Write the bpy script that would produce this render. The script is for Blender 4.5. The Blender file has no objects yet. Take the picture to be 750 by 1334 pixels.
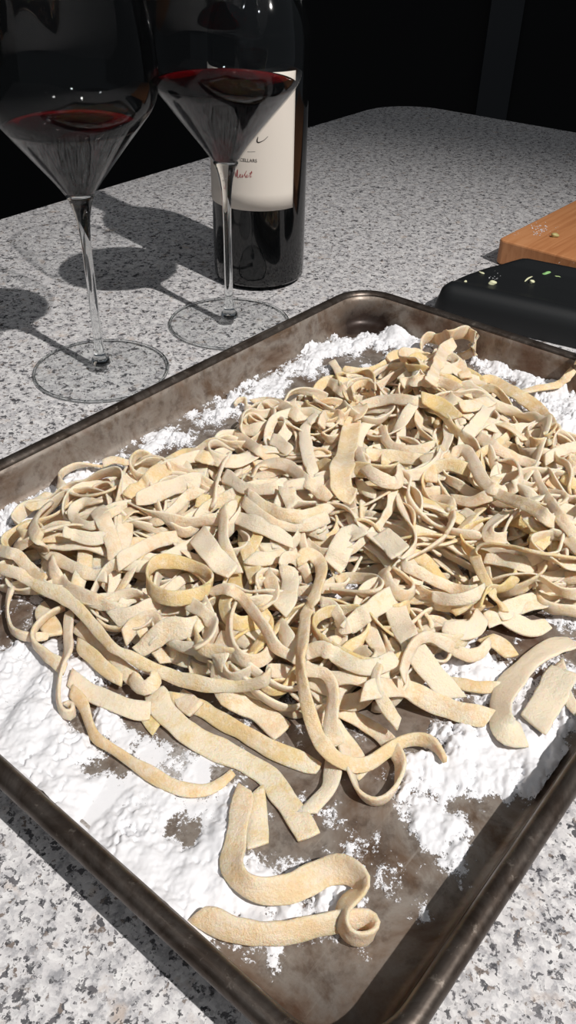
import bpy, bmesh, math, random
import numpy as np
from mathutils import Vector, Matrix

random.seed(7)
rng = np.random.default_rng(11)
sc = bpy.context.scene
col = sc.collection
PI = math.pi

# ------------------------------------------------------------------ camera, world, light, exposure
FPX = 1110.38                      # focal length in pixels of the 750x1334 photograph
PITCH, ROLL, CAMH = 0.644193, 0.02452, 0.280857
fw = np.array([0, math.cos(PITCH), -math.sin(PITCH)])
up0 = np.array([0, math.sin(PITCH), math.cos(PITCH)])
ri0 = np.array([1.0, 0, 0])
cr = ri0 * math.cos(ROLL) + up0 * math.sin(ROLL)
cu = -ri0 * math.sin(ROLL) + up0 * math.cos(ROLL)
CAM = np.array([0, 0, CAMH])
cd = bpy.data.cameras.new('camera')
cam = bpy.data.objects.new('camera', cd)
col.objects.link(cam)
cam.matrix_world = Matrix(((cr[0], cu[0], -fw[0], 0), (cr[1], cu[1], -fw[1], 0), (cr[2], cu[2], -fw[2], CAMH), (0, 0, 0, 1)))
cd.sensor_fit = 'VERTICAL'
cd.sensor_height = 36.0
cd.lens = 36.0 * FPX / 1334.0
cd.clip_start = 0.01
cd.clip_end = 50
sc.camera = cam
sc.view_settings.view_transform = 'Standard'
sc.view_settings.look = 'None'
sc.view_settings.gamma = 1.0
sc.view_settings.exposure = 0.0
sc.view_settings.use_curve_mapping = False
sc.cycles.use_denoising = True
sc.cycles.max_bounces = 14
sc.cycles.transmission_bounces = 12
sc.cycles.transparent_max_bounces = 16

world = bpy.data.worlds.new('dim_room')
sc.world = world
world.use_nodes = True
world.node_tree.nodes['Background'].inputs[0].default_value = (0.80, 0.90, 1.0, 1)
world.node_tree.nodes['Background'].inputs[1].default_value = 0.085

def spot(name, loc, aim, energy, size, blend, radius, color=(1, 1, 1)):
    d = bpy.data.lights.new(name, 'SPOT')
    d.energy = energy; d.spot_size = math.radians(size); d.spot_blend = blend
    d.shadow_soft_size = radius; d.color = color
    o = bpy.data.objects.new(name, d); col.objects.link(o)
    o.location = loc
    o.rotation_euler = (Vector(aim) - Vector(loc)).to_track_quat('-Z', 'Y').to_euler()
    return o
KEY = spot('ceiling_downlight', (1.40, -0.90, 2.50), (0.12, 0.36, 0.0), 495, 28.5, 1.0, 0.022, (1.0, 0.965, 0.925))
KEY.data.cycles.is_caustics_light = True
spot('far_downlight', (-0.5, -0.5, 2.5), (-0.3, 0.2, 0), 12, 120, 0.6, 0.07, (1, .95, .9))
spot('far_downlight', (0.6, 0.9, 2.5), (0.5, 0.8, 0), 4, 120, 0.6, 0.06, (1, .95, .9))
spot('far_downlight', (0.1, -1.6, 2.4), (0.0, 0.2, 0), 12, 120, 0.6, 0.07, (.9, .95, 1))
spot('far_downlight', (-0.9, 0.4, 2.4), (-0.3, 0.6, 0), 5, 120, 0.6, 0.07, (1, .97, .94))
spot('far_downlight', (-1.6, -0.9, 2.4), (-0.3, 0.6, 0), 8, 120, 0.6, 0.07, (.9, .95, 1))
spot('far_downlight', (0.7, -0.3, 2.4), (0.2, 0.4, 0), 5, 120, 0.6, 0.07, (1, .97, .94))

def bp(x, y, z=0.0):
    """point of the place at height z seen at photograph pixel x, y"""
    d = fw * FPX + cr * (x - 375) + cu * (667 - y)
    return CAM + d * ((z - CAM[2]) / d[2])

# ------------------------------------------------------------------ helpers
def tag(o, label=None, cat=None, group=None, kind=None):
    if label: o['label'] = label
    if cat: o['category'] = cat
    if group: o['group'] = group
    if kind: o['kind'] = kind
    return o

def empty(name, loc=(0, 0, 0), rotz=0.0):
    o = bpy.data.objects.new(name, None); col.objects.link(o)
    o.empty_display_size = 0.05
    o.location = loc; o.rotation_euler = (0, 0, rotz)
    return o

def mesh_obj(name, verts, faces, m, parent=None, smooth=True):
    me = bpy.data.meshes.new(name)
    me.from_pydata([tuple(v) for v in verts], [], faces)
    me.update()
    if smooth: me.polygons.foreach_set('use_smooth', [True] * len(me.polygons))
    if m: me.materials.append(m)
    o = bpy.data.objects.new(name, me); col.objects.link(o)
    if parent: o.parent = parent
    return o

def lathe(prof, n=96, closed=False):
    """prof: list of (r, z); end points with r == 0 become poles"""
    V, F, rings = [], [], []
    for r, z in prof:
        if r < 1e-7:
            rings.append([len(V)]); V.append((0, 0, z))
        else:
            s = len(V); rings.append(list(range(s, s + n)))
            V += [(r * math.cos(2 * PI * k / n), r * math.sin(2 * PI * k / n), z) for k in range(n)]
    pairs = list(zip(rings[:-1], rings[1:]))
    if closed: pairs.append((rings[-1], rings[0]))
    for a, b in pairs:
        for k in range(n):
            k2 = (k + 1) % n
            if len(a) == 1 and len(b) == 1: continue
            if len(a) == 1: F.append((a[0], b[k2], b[k]))
            elif len(b) == 1: F.append((a[k], a[k2], b[0]))
            else: F.append((a[k], a[k2], b[k2], b[k]))
    return V, F

def cr_interp(P, step):
    """Catmull-Rom through rows of P, resampled at about `step` along the first three columns"""
    P = np.asarray(P, float)
    if len(P) == 2: P = np.vstack([P[0], (P[0] + P[1]) / 2, P[1]])
    Q = np.vstack([2 * P[0] - P[1], P, 2 * P[-1] - P[-2]])
    out = []
    for i in range(len(P) - 1):
        p0, p1, p2, p3 = Q[i:i + 4]
        t = np.linspace(0, 1, 16, endpoint=False)[:, None]
        out.append(0.5 * ((2 * p1) + (-p0 + p2) * t + (2 * p0 - 5 * p1 + 4 * p2 - p3) * t ** 2 + (-p0 + 3 * p1 - 3 * p2 + p3) * t ** 3))
    out = np.vstack(out + [P[-1:]])
    L = np.r_[0, np.cumsum(np.linalg.norm(np.diff(out[:, :3], axis=0), axis=1))]
    n = max(4, int(L[-1] / step) + 1)
    s = np.linspace(0, L[-1], n)
    return np.stack([np.interp(s, L, out[:, k]) for k in range(out.shape[1])], 1), s

def smooth1(a, k):
    k = max(1, int(k))
    if k < 2: return a
    ker = np.hanning(k + 2)[1:-1]; ker /= ker.sum()
    pad = len(ker) // 2
    return np.convolve(np.pad(a, (pad, len(ker) - 1 - pad), mode='edge'), ker, 'valid')

def noise2(U, V, cell, seed):
    """smooth value noise in 0..1 at the coordinates U, V"""
    g = np.random.default_rng(seed).random((256, 256))
    x = U / cell + 1000.37; y = V / cell + 1000.73
    ix = np.floor(x).astype(int); iy = np.floor(y).astype(int)
    fx = x - ix; fy = y - iy
    fx = fx * fx * (3 - 2 * fx); fy = fy * fy * (3 - 2 * fy)
    a = g[ix % 256, iy % 256]; b = g[(ix + 1) % 256, iy % 256]
    c = g[ix % 256, (iy + 1) % 256]; d = g[(ix + 1) % 256, (iy + 1) % 256]
    return (a * (1 - fx) + b * fx) * (1 - fy) + (c * (1 - fx) + d * fx) * fy

def fbm(U, V, cell, octs, seed, gain=0.5):
    t = 0; amp = 1; tot = 0
    for k in range(octs):
        t = t + amp * noise2(U, V, cell / 2 ** k, seed + k); tot += amp; amp *= gain
    return t / tot

# ------------------------------------------------------------------ materials
def lin(c):
    return tuple((x / 255 / 12.92 if x / 255 <= 0.04045 else ((x / 255 + 0.055) / 1.055) ** 2.4) for x in c) + (1,)

def mat(name, rgb=(128, 128, 128), rough=0.5, metal=0.0, **kw):
    m = bpy.data.materials.new(name); m.use_nodes = True
    b = m.node_tree.nodes['Principled BSDF']
    b.inputs['Base Color'].default_value = lin(rgb)
    b.inputs['Roughness'].default_value = rough
    b.inputs['Metallic'].default_value = metal
    for k, v in kw.items(): b.inputs[k.replace('_', ' ')].default_value = v
    return m

class NB:
    def __init__(s, m): s.m = m; s.nt = m.node_tree; s.b = s.nt.nodes.get('Principled BSDF')
    def n(s, t, **kw):
        nd = s.nt.nodes.new(t)
        for k, v in kw.items():
            if k.startswith('_'): nd.inputs[k[1:].replace('_', ' ')].default_value = v
            else: setattr(nd, k, v)
        return nd
    def l(s, a, b): s.nt.links.new(a, b)
    def coord(s): return s.n('ShaderNodeTexCoord').outputs['Object']
    def noise(s, vec, scale, detail=4, rough=0.55, dist=0.0):
        nd = s.n('ShaderNodeTexNoise'); nd.inputs['Scale'].default_value = scale
        nd.inputs['Detail'].default_value = detail; nd.inputs['Roughness'].default_value = rough
        nd.inputs['Distortion'].default_value = dist
        s.l(vec, nd.inputs['Vector']); return nd
    def ramp(s, fac, stops, interp='LINEAR'):
        nd = s.n('ShaderNodeValToRGB'); nd.color_ramp.interpolation = interp
        e = nd.color_ramp.elements
        while len(e) < len(stops): e.new(0.5)
        for q, (p, c) in zip(e, stops):
            q.position = p; q.color = c if len(c) == 4 else lin(c)
        s.l(fac, nd.inputs['Fac']); return nd.outputs['Color']
    def mix(s, fac, a, b, mode='MIX'):
        nd = s.n('ShaderNodeMix', data_type='RGBA', blend_type=mode)
        for sock, v in ((nd.inputs[0], fac), (nd.inputs[6], a), (nd.inputs[7], b)):
            if hasattr(v, 'is_linked'): s.l(v, sock)
            elif isinstance(v, (int, float)): sock.default_value = v
            else: sock.default_value = v if len(v) == 4 else lin(v)
        return nd.outputs[2]
    def math(s, op, a, b=0.0, clamp=False):
        nd = s.n('ShaderNodeMath', operation=op, use_clamp=clamp)
        for sock, v in ((nd.inputs[0], a), (nd.inputs[1], b)):
            if hasattr(v, 'is_linked'): s.l(v, sock)
            else: sock.default_value = v
        return nd.outputs[0]
    def bump(s, h, strength=0.3, dist=0.001):
        nd = s.n('ShaderNodeBump'); nd.inputs['Strength'].default_value = strength
        nd.inputs['Distance'].default_value = dist
        s.l(h, nd.inputs['Height']); s.l(nd.outputs[0], s.b.inputs['Normal']); return nd

BW = lambda v: (v, v, v, 1)

def m_granite():
    m = mat('speckled_granite', (200, 198, 198), 0.25); q = NB(m); co = q.coord()
    wob = q.noise(co, 260, 3)
    off = q.n('ShaderNodeVectorMath', operation='SCALE'); q.l(wob.outputs['Color'], off.inputs[0]); off.inputs['Scale'].default_value = 0.007
    add = q.n('ShaderNodeVectorMath', operation='ADD'); q.l(co, add.inputs[0]); q.l(off.outputs[0], add.inputs[1])
    v = add.outputs[0]
    big = q.noise(co, 130, 5, 0.68)
    c = q.ramp(big.outputs['Fac'], [(0.36, (140, 140, 144)), (0.46, (192, 190, 192)), (0.60, (222, 220, 220))])
    v1 = q.n('ShaderNodeTexVoronoi'); v1.inputs['Scale'].default_value = 620; q.l(v, v1.inputs['Vector'])
    sep = q.n('ShaderNodeSeparateColor'); q.l(v1.outputs['Color'], sep.inputs[0])
    grain = q.ramp(sep.outputs[0], [(0.0, (206, 203, 203)), (0.5, (168, 167, 170)), (0.66, (226, 225, 224)), (0.86, (140, 138, 140))], 'CONSTANT')
    c = q.mix(0.38, c, grain)
    tan = q.noise(co, 70, 4, 0.6)
    c = q.mix(q.ramp(tan.outputs['Fac'], [(0.60, BW(0)), (0.70, BW(0.5))]), c, (178, 154, 132))
    # dark mica flecks of two sizes, bunched together
    for scl, cut, cl, amt in ((420, 0.985, 170, 0.9), (700, 1.0, 210, 0.8)):
        v2 = q.n('ShaderNodeTexVoronoi'); v2.inputs['Scale'].default_value = scl; q.l(v, v2.inputs['Vector'])
        s2 = q.n('ShaderNodeSeparateColor'); q.l(v2.outputs['Color'], s2.inputs[0])
        clump = q.noise(co, cl, 4, 0.65)
        thr = q.math('ADD', q.math('MULTIPLY', s2.outputs[1], 0.55), q.math('MULTIPLY', clump.outputs['Fac'], 0.95))
        dark = q.ramp(q.math('SUBTRACT', thr, 0.0), [(0.0, BW(0)), (cut - 0.05, BW(0)), (cut + 0.04, BW(amt))])
        dcol = q.ramp(s2.outputs[2], [(0.0, (62, 62, 66)), (0.55, (84, 82, 86)), (0.85, (116, 104, 96))], 'CONSTANT')
        c = q.mix(dark, c, dcol)
    q.l(c, q.b.inputs['Base Color'])
    q.b.inputs['Specular IOR Level'].default_value = 0.35
    return m

def m_pan():
    m = mat('seasoned_pan_metal', (120, 110, 100), 0.42, 0.55); q = NB(m); co = q.coord()
    n1 = q.noise(co, 22, 6, 0.65, 0.6); n2 = q.noise(co, 130, 5, 0.7); n3 = q.noise(co, 9, 4, 0.6, 1.0)
    c = q.ramp(n1.outputs['Fac'], [(0.32, (92, 68, 52)), (0.43, (124, 108, 95)), (0.55, (146, 137, 128)), (0.66, (108, 88, 72))])
    f = q.ramp(n2.outputs['Fac'], [(0.36, BW(0.85)), (0.5, BW(0))])
    c = q.mix(q.math('MULTIPLY', f, 0.55), c, (74, 58, 48))
    st = q.ramp(n3.outputs['Fac'], [(0.56, BW(0)), (0.70, BW(1))])
    c = q.mix(q.math('MULTIPLY', st, 0.6), c, (88, 56, 38))
    # burnt-on oil in the corner and pale scratches
    sc1 = q.n('ShaderNodeMapping'); q.l(co, sc1.inputs['Vector']); sc1.inputs['Scale'].default_value = (9, 160, 9); sc1.inputs['Rotation'].default_value = (0, 0, 0.3)
    ns = q.noise(sc1.outputs[0], 3, 4, 0.7)
    sf = q.ramp(ns.outputs['Fac'], [(0.60, BW(0)), (0.72, BW(0.6))])
    c = q.mix(q.math('MULTIPLY', sf, 0.5), c, (178, 170, 160))
    at = q.n('ShaderNodeAttribute', attribute_name='burn')
    bn = q.math('MULTIPLY', at.outputs['Fac'], q.math('ADD', n1.outputs['Fac'], n2.outputs['Fac']), True)
    bn = q.ramp(bn, [(0.30, BW(0)), (0.75, BW(0.92))])
    c = q.mix(bn, c, (34, 20, 16))
    # thin film of flour
    at2 = q.n('ShaderNodeAttribute', attribute_name='dust')
    nd = q.noise(co, 520, 4, 0.8); nb = q.noise(co, 70, 5, 0.75)
    d = q.math('MULTIPLY', at2.outputs['Fac'], q.math('ADD', nd.outputs['Fac'], nb.outputs['Fac']))
    d = q.ramp(d, [(0.36, BW(0)), (0.62, BW(0.85))])
    c = q.mix(d, c, (226, 224, 224))
    q.l(c, q.b.inputs['Base Color'])
    q.l(q.math('MULTIPLY', q.math('SUBTRACT', 1.0, d), 0.40), q.b.inputs['Metallic'])
    r = q.ramp(n2.outputs['Fac'], [(0.3, BW(0.34)), (0.7, BW(0.56))]); q.l(r, q.b.inputs['Roughness'])
    q.bump(n2.outputs['Fac'], 0.25, 0.0006)
    return m

def m_rim():
    m = mat('dark_rolled_rim', (90, 80, 72), 0.32, 0.8); q = NB(m); co = q.coord()
    n1 = q.noise(co, 30, 6, 0.7, 0.8); n2 = q.noise(co, 160, 5, 0.7)
    c = q.ramp(n1.outputs['Fac'], [(0.32, (52, 42, 35)), (0.46, (80, 70, 63)), (0.58, (100, 92, 86)), (0.7, (70, 54, 44))])
    f = q.ramp(n2.outputs['Fac'], [(0.60, BW(0)), (0.72, BW(0.6))])
    c = q.mix(f, c, (166, 156, 146))
    q.l(c, q.b.inputs['Base Color'])
    r = q.ramp(n2.outputs['Fac'], [(0.3, BW(0.26)), (0.7, BW(0.48))]); q.l(r, q.b.inputs['Roughness'])
    q.bump(n2.outputs['Fac'], 0.2, 0.0005)
    return m

def m_pasta():
    m = mat('floured_egg_dough', (232, 200, 150), 0.62); q = NB(m); co = q.coord()
    oi = q.n('ShaderNodeObjectInfo')
    fl = q.n('ShaderNodeAttribute', attribute_type='OBJECT', attribute_name='flour')
    rnd = oi.outputs['Random']
    shift = q.n('ShaderNodeVectorMath', operation='ADD'); q.l(co, shift.inputs[0])
    cb = q.n('ShaderNodeCombineXYZ'); q.l(q.math('MULTIPLY', rnd, 5), cb.inputs[0]); q.l(q.math('MULTIPLY', rnd, 3), cb.inputs[1]); q.l(cb.outputs[0], shift.inputs[1])
    v = shift.outputs[0]
    dough = q.ramp(rnd, [(0.0, (240, 209, 165)), (0.3, (242, 205, 166)), (0.6, (236, 207, 156)), (0.8, (240, 210, 176)), (1.0, (244, 208, 166))])
    yel = q.noise(v, 60, 3)
    dough = q.mix(q.ramp(yel.outputs['Fac'], [(0.5, BW(0)), (0.75, BW(0.35))]), dough, (228, 190, 124))
    n1 = q.noise(v, 110, 4, 0.65); n2 = q.noise(v, 1100, 4, 0.8); n3 = q.noise(v, 330, 4, 0.7)
    a = q.math('ADD', q.math('MULTIPLY', n1.outputs['Fac'], 0.95), q.math('MULTIPLY', n2.outputs['Fac'], 0.65))
    a = q.math('ADD', a, q.math('MULTIPLY', n3.outputs['Fac'], 0.6))
    a = q.math('ADD', a, q.math('MULTIPLY', fl.outputs['Fac'], 0.42))
    f = q.ramp(q.math('MULTIPLY', a, 0.6), [(0.63, BW(0.06)), (0.70, BW(0.40)), (0.80, BW(0.92))])
    egg = q.math('SUBTRACT', 1.0, q.math('MULTIPLY', fl.outputs['Fac'], 3.4), True)
    dough = q.mix(q.math('MULTIPLY', egg, 0.75), dough, (232, 202, 132))
    c = q.mix(f, dough, (250, 229, 206))
    q.l(c, q.b.inputs['Base Color'])
    q.b.inputs['Subsurface Weight'].default_value = 0.5
    q.b.inputs['Subsurface Radius'].default_value = (1.0, 0.5, 0.25)
    q.b.inputs['Subsurface Scale'].default_value = 0.0032
    q.b.inputs['Specular IOR Level'].default_value = 0.25
    h = q.math('ADD', n2.outputs['Fac'], q.noise(v, 280, 3).outputs['Fac'])
    q.bump(h, 0.9, 0.0009)
    return m

def m_flour():
    m = mat('white_flour', (222, 222, 225), 0.95); q = NB(m); co = q.coord()
    n = q.noise(co, 700, 5, 0.8); q.bump(n.outputs['Fac'], 0.35, 0.0005)
    q.b.inputs['Specular IOR Level'].default_value = 0.1
    # where the layer thins out it breaks up into separate grains
    cv = q.n('ShaderNodeAttribute', attribute_name='cover')
    g1 = q.noise(co, 950, 3, 0.8); g2 = q.noise(co, 240, 4, 0.7)
    a = q.math('ADD', cv.outputs['Fac'], q.math('MULTIPLY', q.math('SUBTRACT', g1.outputs['Fac'], 0.5), 1.5))
    a = q.math('ADD', a, q.math('MULTIPLY', q.math('SUBTRACT', g2.outputs['Fac'], 0.5), 1.3))
    q.l(q.ramp(q.math('ADD', a, 0.5), [(0.42, BW(0)), (0.62, BW(1))]), q.b.inputs['Alpha'])
    return m

def m_wood():
    m = mat('oiled_board_wood', (180, 124, 84), 0.5); q = NB(m); co = q.coord()
    mp = q.n('ShaderNodeMapping'); q.l(co, mp.inputs['Vector']); mp.inputs['Scale'].default_value = (2, 30, 8)
    n = q.noise(mp.outputs[0], 5, 6, 0.6, 1.2); n2 = q.noise(co, 8, 3)
    c = q.ramp(n.outputs['Fac'], [(0.3, (164, 108, 68)), (0.5, (186, 128, 84)), (0.7, (198, 142, 98))])
    c = q.mix(q.ramp(n2.outputs['Fac'], [(0.4, BW(0)), (0.7, BW(0.35))]), c, (166, 100, 58))
    q.l(c, q.b.inputs['Base Color']); q.bump(n.outputs['Fac'], 0.15, 0.0005)
    return m

def thin_glass(name, tint=(1, 1, 1, 1), ior=1.5):
    """thin-walled clear glass: light passes straight through, reflection by Fresnel"""
    m = bpy.data.materials.new(name); m.use_nodes = True
    nt = m.node_tree; nt.nodes.clear()
    out = nt.nodes.new('ShaderNodeOutputMaterial'); mx = nt.nodes.new('ShaderNodeMixShader')
    tr = nt.nodes.new('ShaderNodeBsdfTransparent'); tr.inputs[0].default_value = tint
    gl = nt.nodes.new('ShaderNodeBsdfGlossy'); gl.inputs['Roughness'].default_value = 0.0
    lw = nt.nodes.new('ShaderNodeLayerWeight'); lw.inputs['Blend'].default_value = 0.5
    pw = nt.nodes.new('ShaderNodeMath'); pw.operation = 'POWER'; pw.inputs[1].default_value = 4.5
    nt.links.new(lw.outputs['Facing'], pw.inputs[0])
    fr = nt.nodes.new('ShaderNodeMath'); fr.operation = 'MULTIPLY_ADD'; fr.inputs[1].default_value = 0.75; fr.inputs[2].default_value = 0.03
    nt.links.new(pw.outputs[0], fr.inputs[0])
    nt.links.new(fr.outputs[0], mx.inputs[0]); nt.links.new(tr.outputs[0], mx.inputs[1]); nt.links.new(gl.outputs[0], mx.inputs[2])
    nt.links.new(mx.outputs[0], out.inputs[0])
    return m

M_GRAN = m_granite(); M_PAN = m_pan(); M_RIM = m_rim(); M_PASTA = m_pasta(); M_FLOUR = m_flour(); M_WOOD = m_wood()
M_THIN = thin_glass('thin_clear_glass', (0.985, 0.99, 0.99, 1))
M_SOLID = mat('solid_clear_glass', (250, 252, 252), 0.0, 0.0, Transmission_Weight=1.0, IOR=1.5)
M_WINE = mat('red_wine', (120, 4, 14), 0.0, 0.0, Transmission_Weight=1.0, IOR=1.34)
q = NB(M_WINE)
va = q.n('ShaderNodeVolumeAbsorption'); va.inputs['Color'].default_value = (0.62, 0.015, 0.03, 1); va.inputs['Density'].default_value = 130
q.l(va.outputs[0], q.nt.nodes['Material Output'].inputs['Volume'])
M_BOTTLE = mat('dark_bottle_glass', (9, 10, 11), 0.06, 0.0, Specular_IOR_Level=0.6)
M_PAPER = mat('cream_paper', (222, 214, 204), 0.75)
M_INK = mat('black_ink', (30, 28, 28), 0.6)
M_REDINK = mat('red_ink', (150, 34, 44), 0.6)
M_FOIL = mat('black_foil', (16, 14, 15), 0.35, 0.6)
M_BLACK = mat('matte_black_plastic', (20, 22, 24), 0.5)
M_GREEN = mat('chopped_herb', (130, 178, 110), 0.6)
M_GARLIC = mat('garlic_flesh', (212, 212, 176), 0.6)
M_WALL = mat('dark_wall_paint', (24, 24, 26), 0.9)
M_PANEL = mat('charcoal_door_panel', (58, 60, 64), 0.6)
M_FLOOR = mat('dark_floor_boards', (20, 18, 17), 0.7)
M_CAB = mat('island_cabinet_paint', (46, 46, 48), 0.6)

# ------------------------------------------------------------------ setting: counter, room
KX, KY, PHI = 0.151075, 1.442185, 0.9295
def rounded_rect(x0, x1, y0, y1, r, n=12):
    pts = []
    for cx_, cy_, a0 in ((x1 - r, y1 - r, 0), (x0 + r, y1 - r, PI / 2), (x0 + r, y0 + r, PI), (x1 - r, y0 + r, 1.5 * PI)):
        for k in range(n + 1):
            a = a0 + PI / 2 * k / n
            pts.append((cx_ + r * math.cos(a), cy_ + r * math.sin(a)))
    return pts

def slab(name, outline, z0, z1, bev, m, parent=None, inset_fn=None):
    """prism with a rounded arris; outline is convex, listed counter-clockwise"""
    o_ = np.array(outline); c = o_.mean(0); V = []; F = []; n = len(o_)
    nrm = np.roll(o_, -1, 0) - np.roll(o_, 1, 0); nrm = np.stack([nrm[:, 1], -nrm[:, 0]], 1); nrm /= np.linalg.norm(nrm, axis=1)[:, None]
    lev = [(z0, -bev), (z0 + bev, 0), (z1 - bev, 0), (z1 - bev * 0.3, -bev * 0.3), (z1, -bev)]
    for z, d in lev: V += [(p[0], p[1], z) for p in (o_ + nrm * d)]
    for i in range(len(lev) - 1):
        for k in range(n):
            k2 = (k + 1) % n
            F.append((i * n + k, i * n + k2, (i + 1) * n + k2, (i + 1) * n + k))
    F.append(tuple(range(n - 1, -1, -1))); F.append(tuple(range((len(lev) - 1) * n, len(lev) * n)))
    o = mesh_obj(name, V, F, m, parent, smooth=False)
    return o

# counter frame: local x along the left-hand edge (towards the far corner), local y across
isl = empty('kitchen_island', (KX, KY, 0), PHI)
tag(isl, 'speckled grey and white granite kitchen island top under everything', 'counter')
ct = slab('worktop', rounded_rect(-2.5, 0, -1.15, 0, 0.085), -0.03, 0.0, 0.003, M_GRAN, isl)
cb_ = slab('cabinet_body', rounded_rect(-2.45, -0.05, -1.10, -0.05, 0.02), -0.90, -0.0305, 0.003, M_CAB, isl)

def box(name, x0, x1, y0, y1, z0, z1, m, parent=None):
    V = [(x, y, z) for z in (z0, z1) for y in (y0, y1) for x in (x0, x1)]
    F = [(0, 2, 3, 1), (4, 5, 7, 6), (0, 1, 5, 4), (1, 3, 7, 5), (3, 2, 6, 7), (2, 0, 4, 6)]
    return mesh_obj(name, V, F, m, parent, smooth=False)
tag(box('floor', -4.2, 4.2, -4.2, 4.2, -0.96, -0.90, M_FLOOR), kind='structure')
tag(box('wall_back', -4.2, 4.2, 3.3, 3.4, -0.90, 2.6, M_WALL), kind='structure')
tag(box('wall_left', -4.3, -4.2, -4.2, 3.4, -0.90, 2.6, M_WALL), kind='structure')
tag(box('trim_1', 0.63, 0.74, 3.27, 3.30, -0.90, 2.2, M_PANEL), kind='structure')
tag(box('baseboard_back', -4.2, 0.62, 3.28, 3.30, -0.90, -0.80, M_WALL), kind='structure')

# ------------------------------------------------------------------ baking pan
TCX, TCY, TTH = 0.037367, 0.360946, 0.893382
TL, TW = 0.4539, 0.3288
e1 = np.array([math.cos(TTH), math.sin(TTH)]); e2 = np.array([-math.sin(TTH), math.cos(TTH)])
def to_tray(P):
    d = np.asarray(P)[..., :2] - np.array([TCX, TCY])
    return np.stack([d @ e1, d @ e2], -1)
def px_tray(x, y, z=0.002):
    return to_tray(bp(x, y, z))

pan = empty('sheet_pan', (TCX, TCY, 0), TTH)
tag(pan, 'worn metal rimmed sheet pan of floured pasta ribbons on the granite', 'baking pan')
ZF = 0.0018          # top of pan floor
CORN = 0.032

def rr_ring(inset, z, n=14):
    r = max(0.004, CORN - inset)
    return [(x, y, z) for x, y in rounded_rect(-TL / 2 + inset, TL / 2 - inset, -TW / 2 + inset, TW / 2 - inset, r, n)]

def sweep_rings(name, prof, m, parent, closed_prof=False, cap_in=False):
    """prof: (inset from the outer edge, z)"""
    V = []; F = []; n = None
    for d, z in prof:
        ring = rr_ring(d, z); n = len(ring); V += ring
    k_ = len(prof)
    for i in range(k_ if closed_prof else k_ - 1):
        a = i * n; b = ((i + 1) % k_) * n
        for k in range(n):
            k2 = (k + 1) % n
            F.append((a + k, a + k2, b + k2, b + k))
    return V, F, n

# wall + fillet: subdivided well enough to carry stain attributes
wall_prof = [(0.0085, 0.0232), (0.0092, 0.019), (0.0100, 0.014), (0.0109, 0.009), (0.0118, 0.0055), (0.0132, 0.0034), (0.0155, 0.0022), (0.019, ZF)]
def dense_ring(inset, z):
    ring = np.array(rr_ring(inset, z, 14)); out = []
    ref = np.array(rr_ring(0.01, 0, 14))
    for k in range(len(ring)):
        a = ring[k]; b = ring[(k + 1) % len(ring)]; L = np.linalg.norm(ref[(k + 1) % len(ref)] - ref[k])
        m_ = max(1, int(round(L / 0.006)))
        for j in range(m_): out.append(a + (b - a) * j / m_)
    return out
rings = [dense_ring(d, z) for d, z in wall_prof]
n = len(rings[0]); V = [v for r_ in rings for v in r_]
F = [(i * n + k, (i + 1) * n + k, (i + 1) * n + (k + 1) % n, i * n + (k + 1) % n) for i in range(len(rings) - 1) for k in range(n)]
# floor grid filled from the last ring by scaling rings inwards
last = np.array(rings[-1]); base = (len(rings) - 1) * n
for s in (0.9, 0.8, 0.68, 0.55, 0.4, 0.25, 0.12):
    i0 = len(V); V += [(p[0] * s, p[1] * s, ZF + 0.0) for p in last]
    F += [(base + k, i0 + k, i0 + (k + 1) % n, base + (k + 1) % n) for k in range(n)]
    base = i0
i0 = len(V); V.append((0, 0, ZF)); F += [(base + k, i0, base + (k + 1) % n) for k in range(n)]
# underside: 0.9 mm sheet
nv = len(V)
out_prof = [(0.0076, 0.0232), (0.0083, 0.019), (0.0091, 0.014), (0.0100, 0.009), (0.0108, 0.0050), (0.0125, 0.0022), (0.0150, 0.0008), (0.019, 0.0005)]
orings = [dense_ring(d, z) for d, z in out_prof]
V += [v for r_ in orings for v in r_]
F += [(nv + i * n + k, nv + i * n + (k + 1) % n, nv + (i + 1) * n + (k + 1) % n, nv + (i + 1) * n + k) for i in range(len(orings) - 1) for k in range(n)]
F += [(k, (k + 1) % n, nv + (k + 1) % n, nv + k) for k in range(n)]
F.append(tuple(nv + (len(orings) - 1) * n + k for k in range(n - 1, -1, -1)))
pan_body = mesh_obj('pan_body', V, F, M_PAN, pan)

# rolled rim bead, slightly open underneath
br = 0.0042
prof = []
for k in range(16):
    a = -0.5 * PI + 2 * PI * k / 16
    prof.append((0.0043 - br * math.cos(a), 0.0222 + br * 0.92 * math.sin(a)))
V, F, n_ = sweep_rings('rim', prof, M_RIM, pan, closed_prof=True)
rim = mesh_obj('rolled_rim', V, F, M_RIM, pan)

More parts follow.
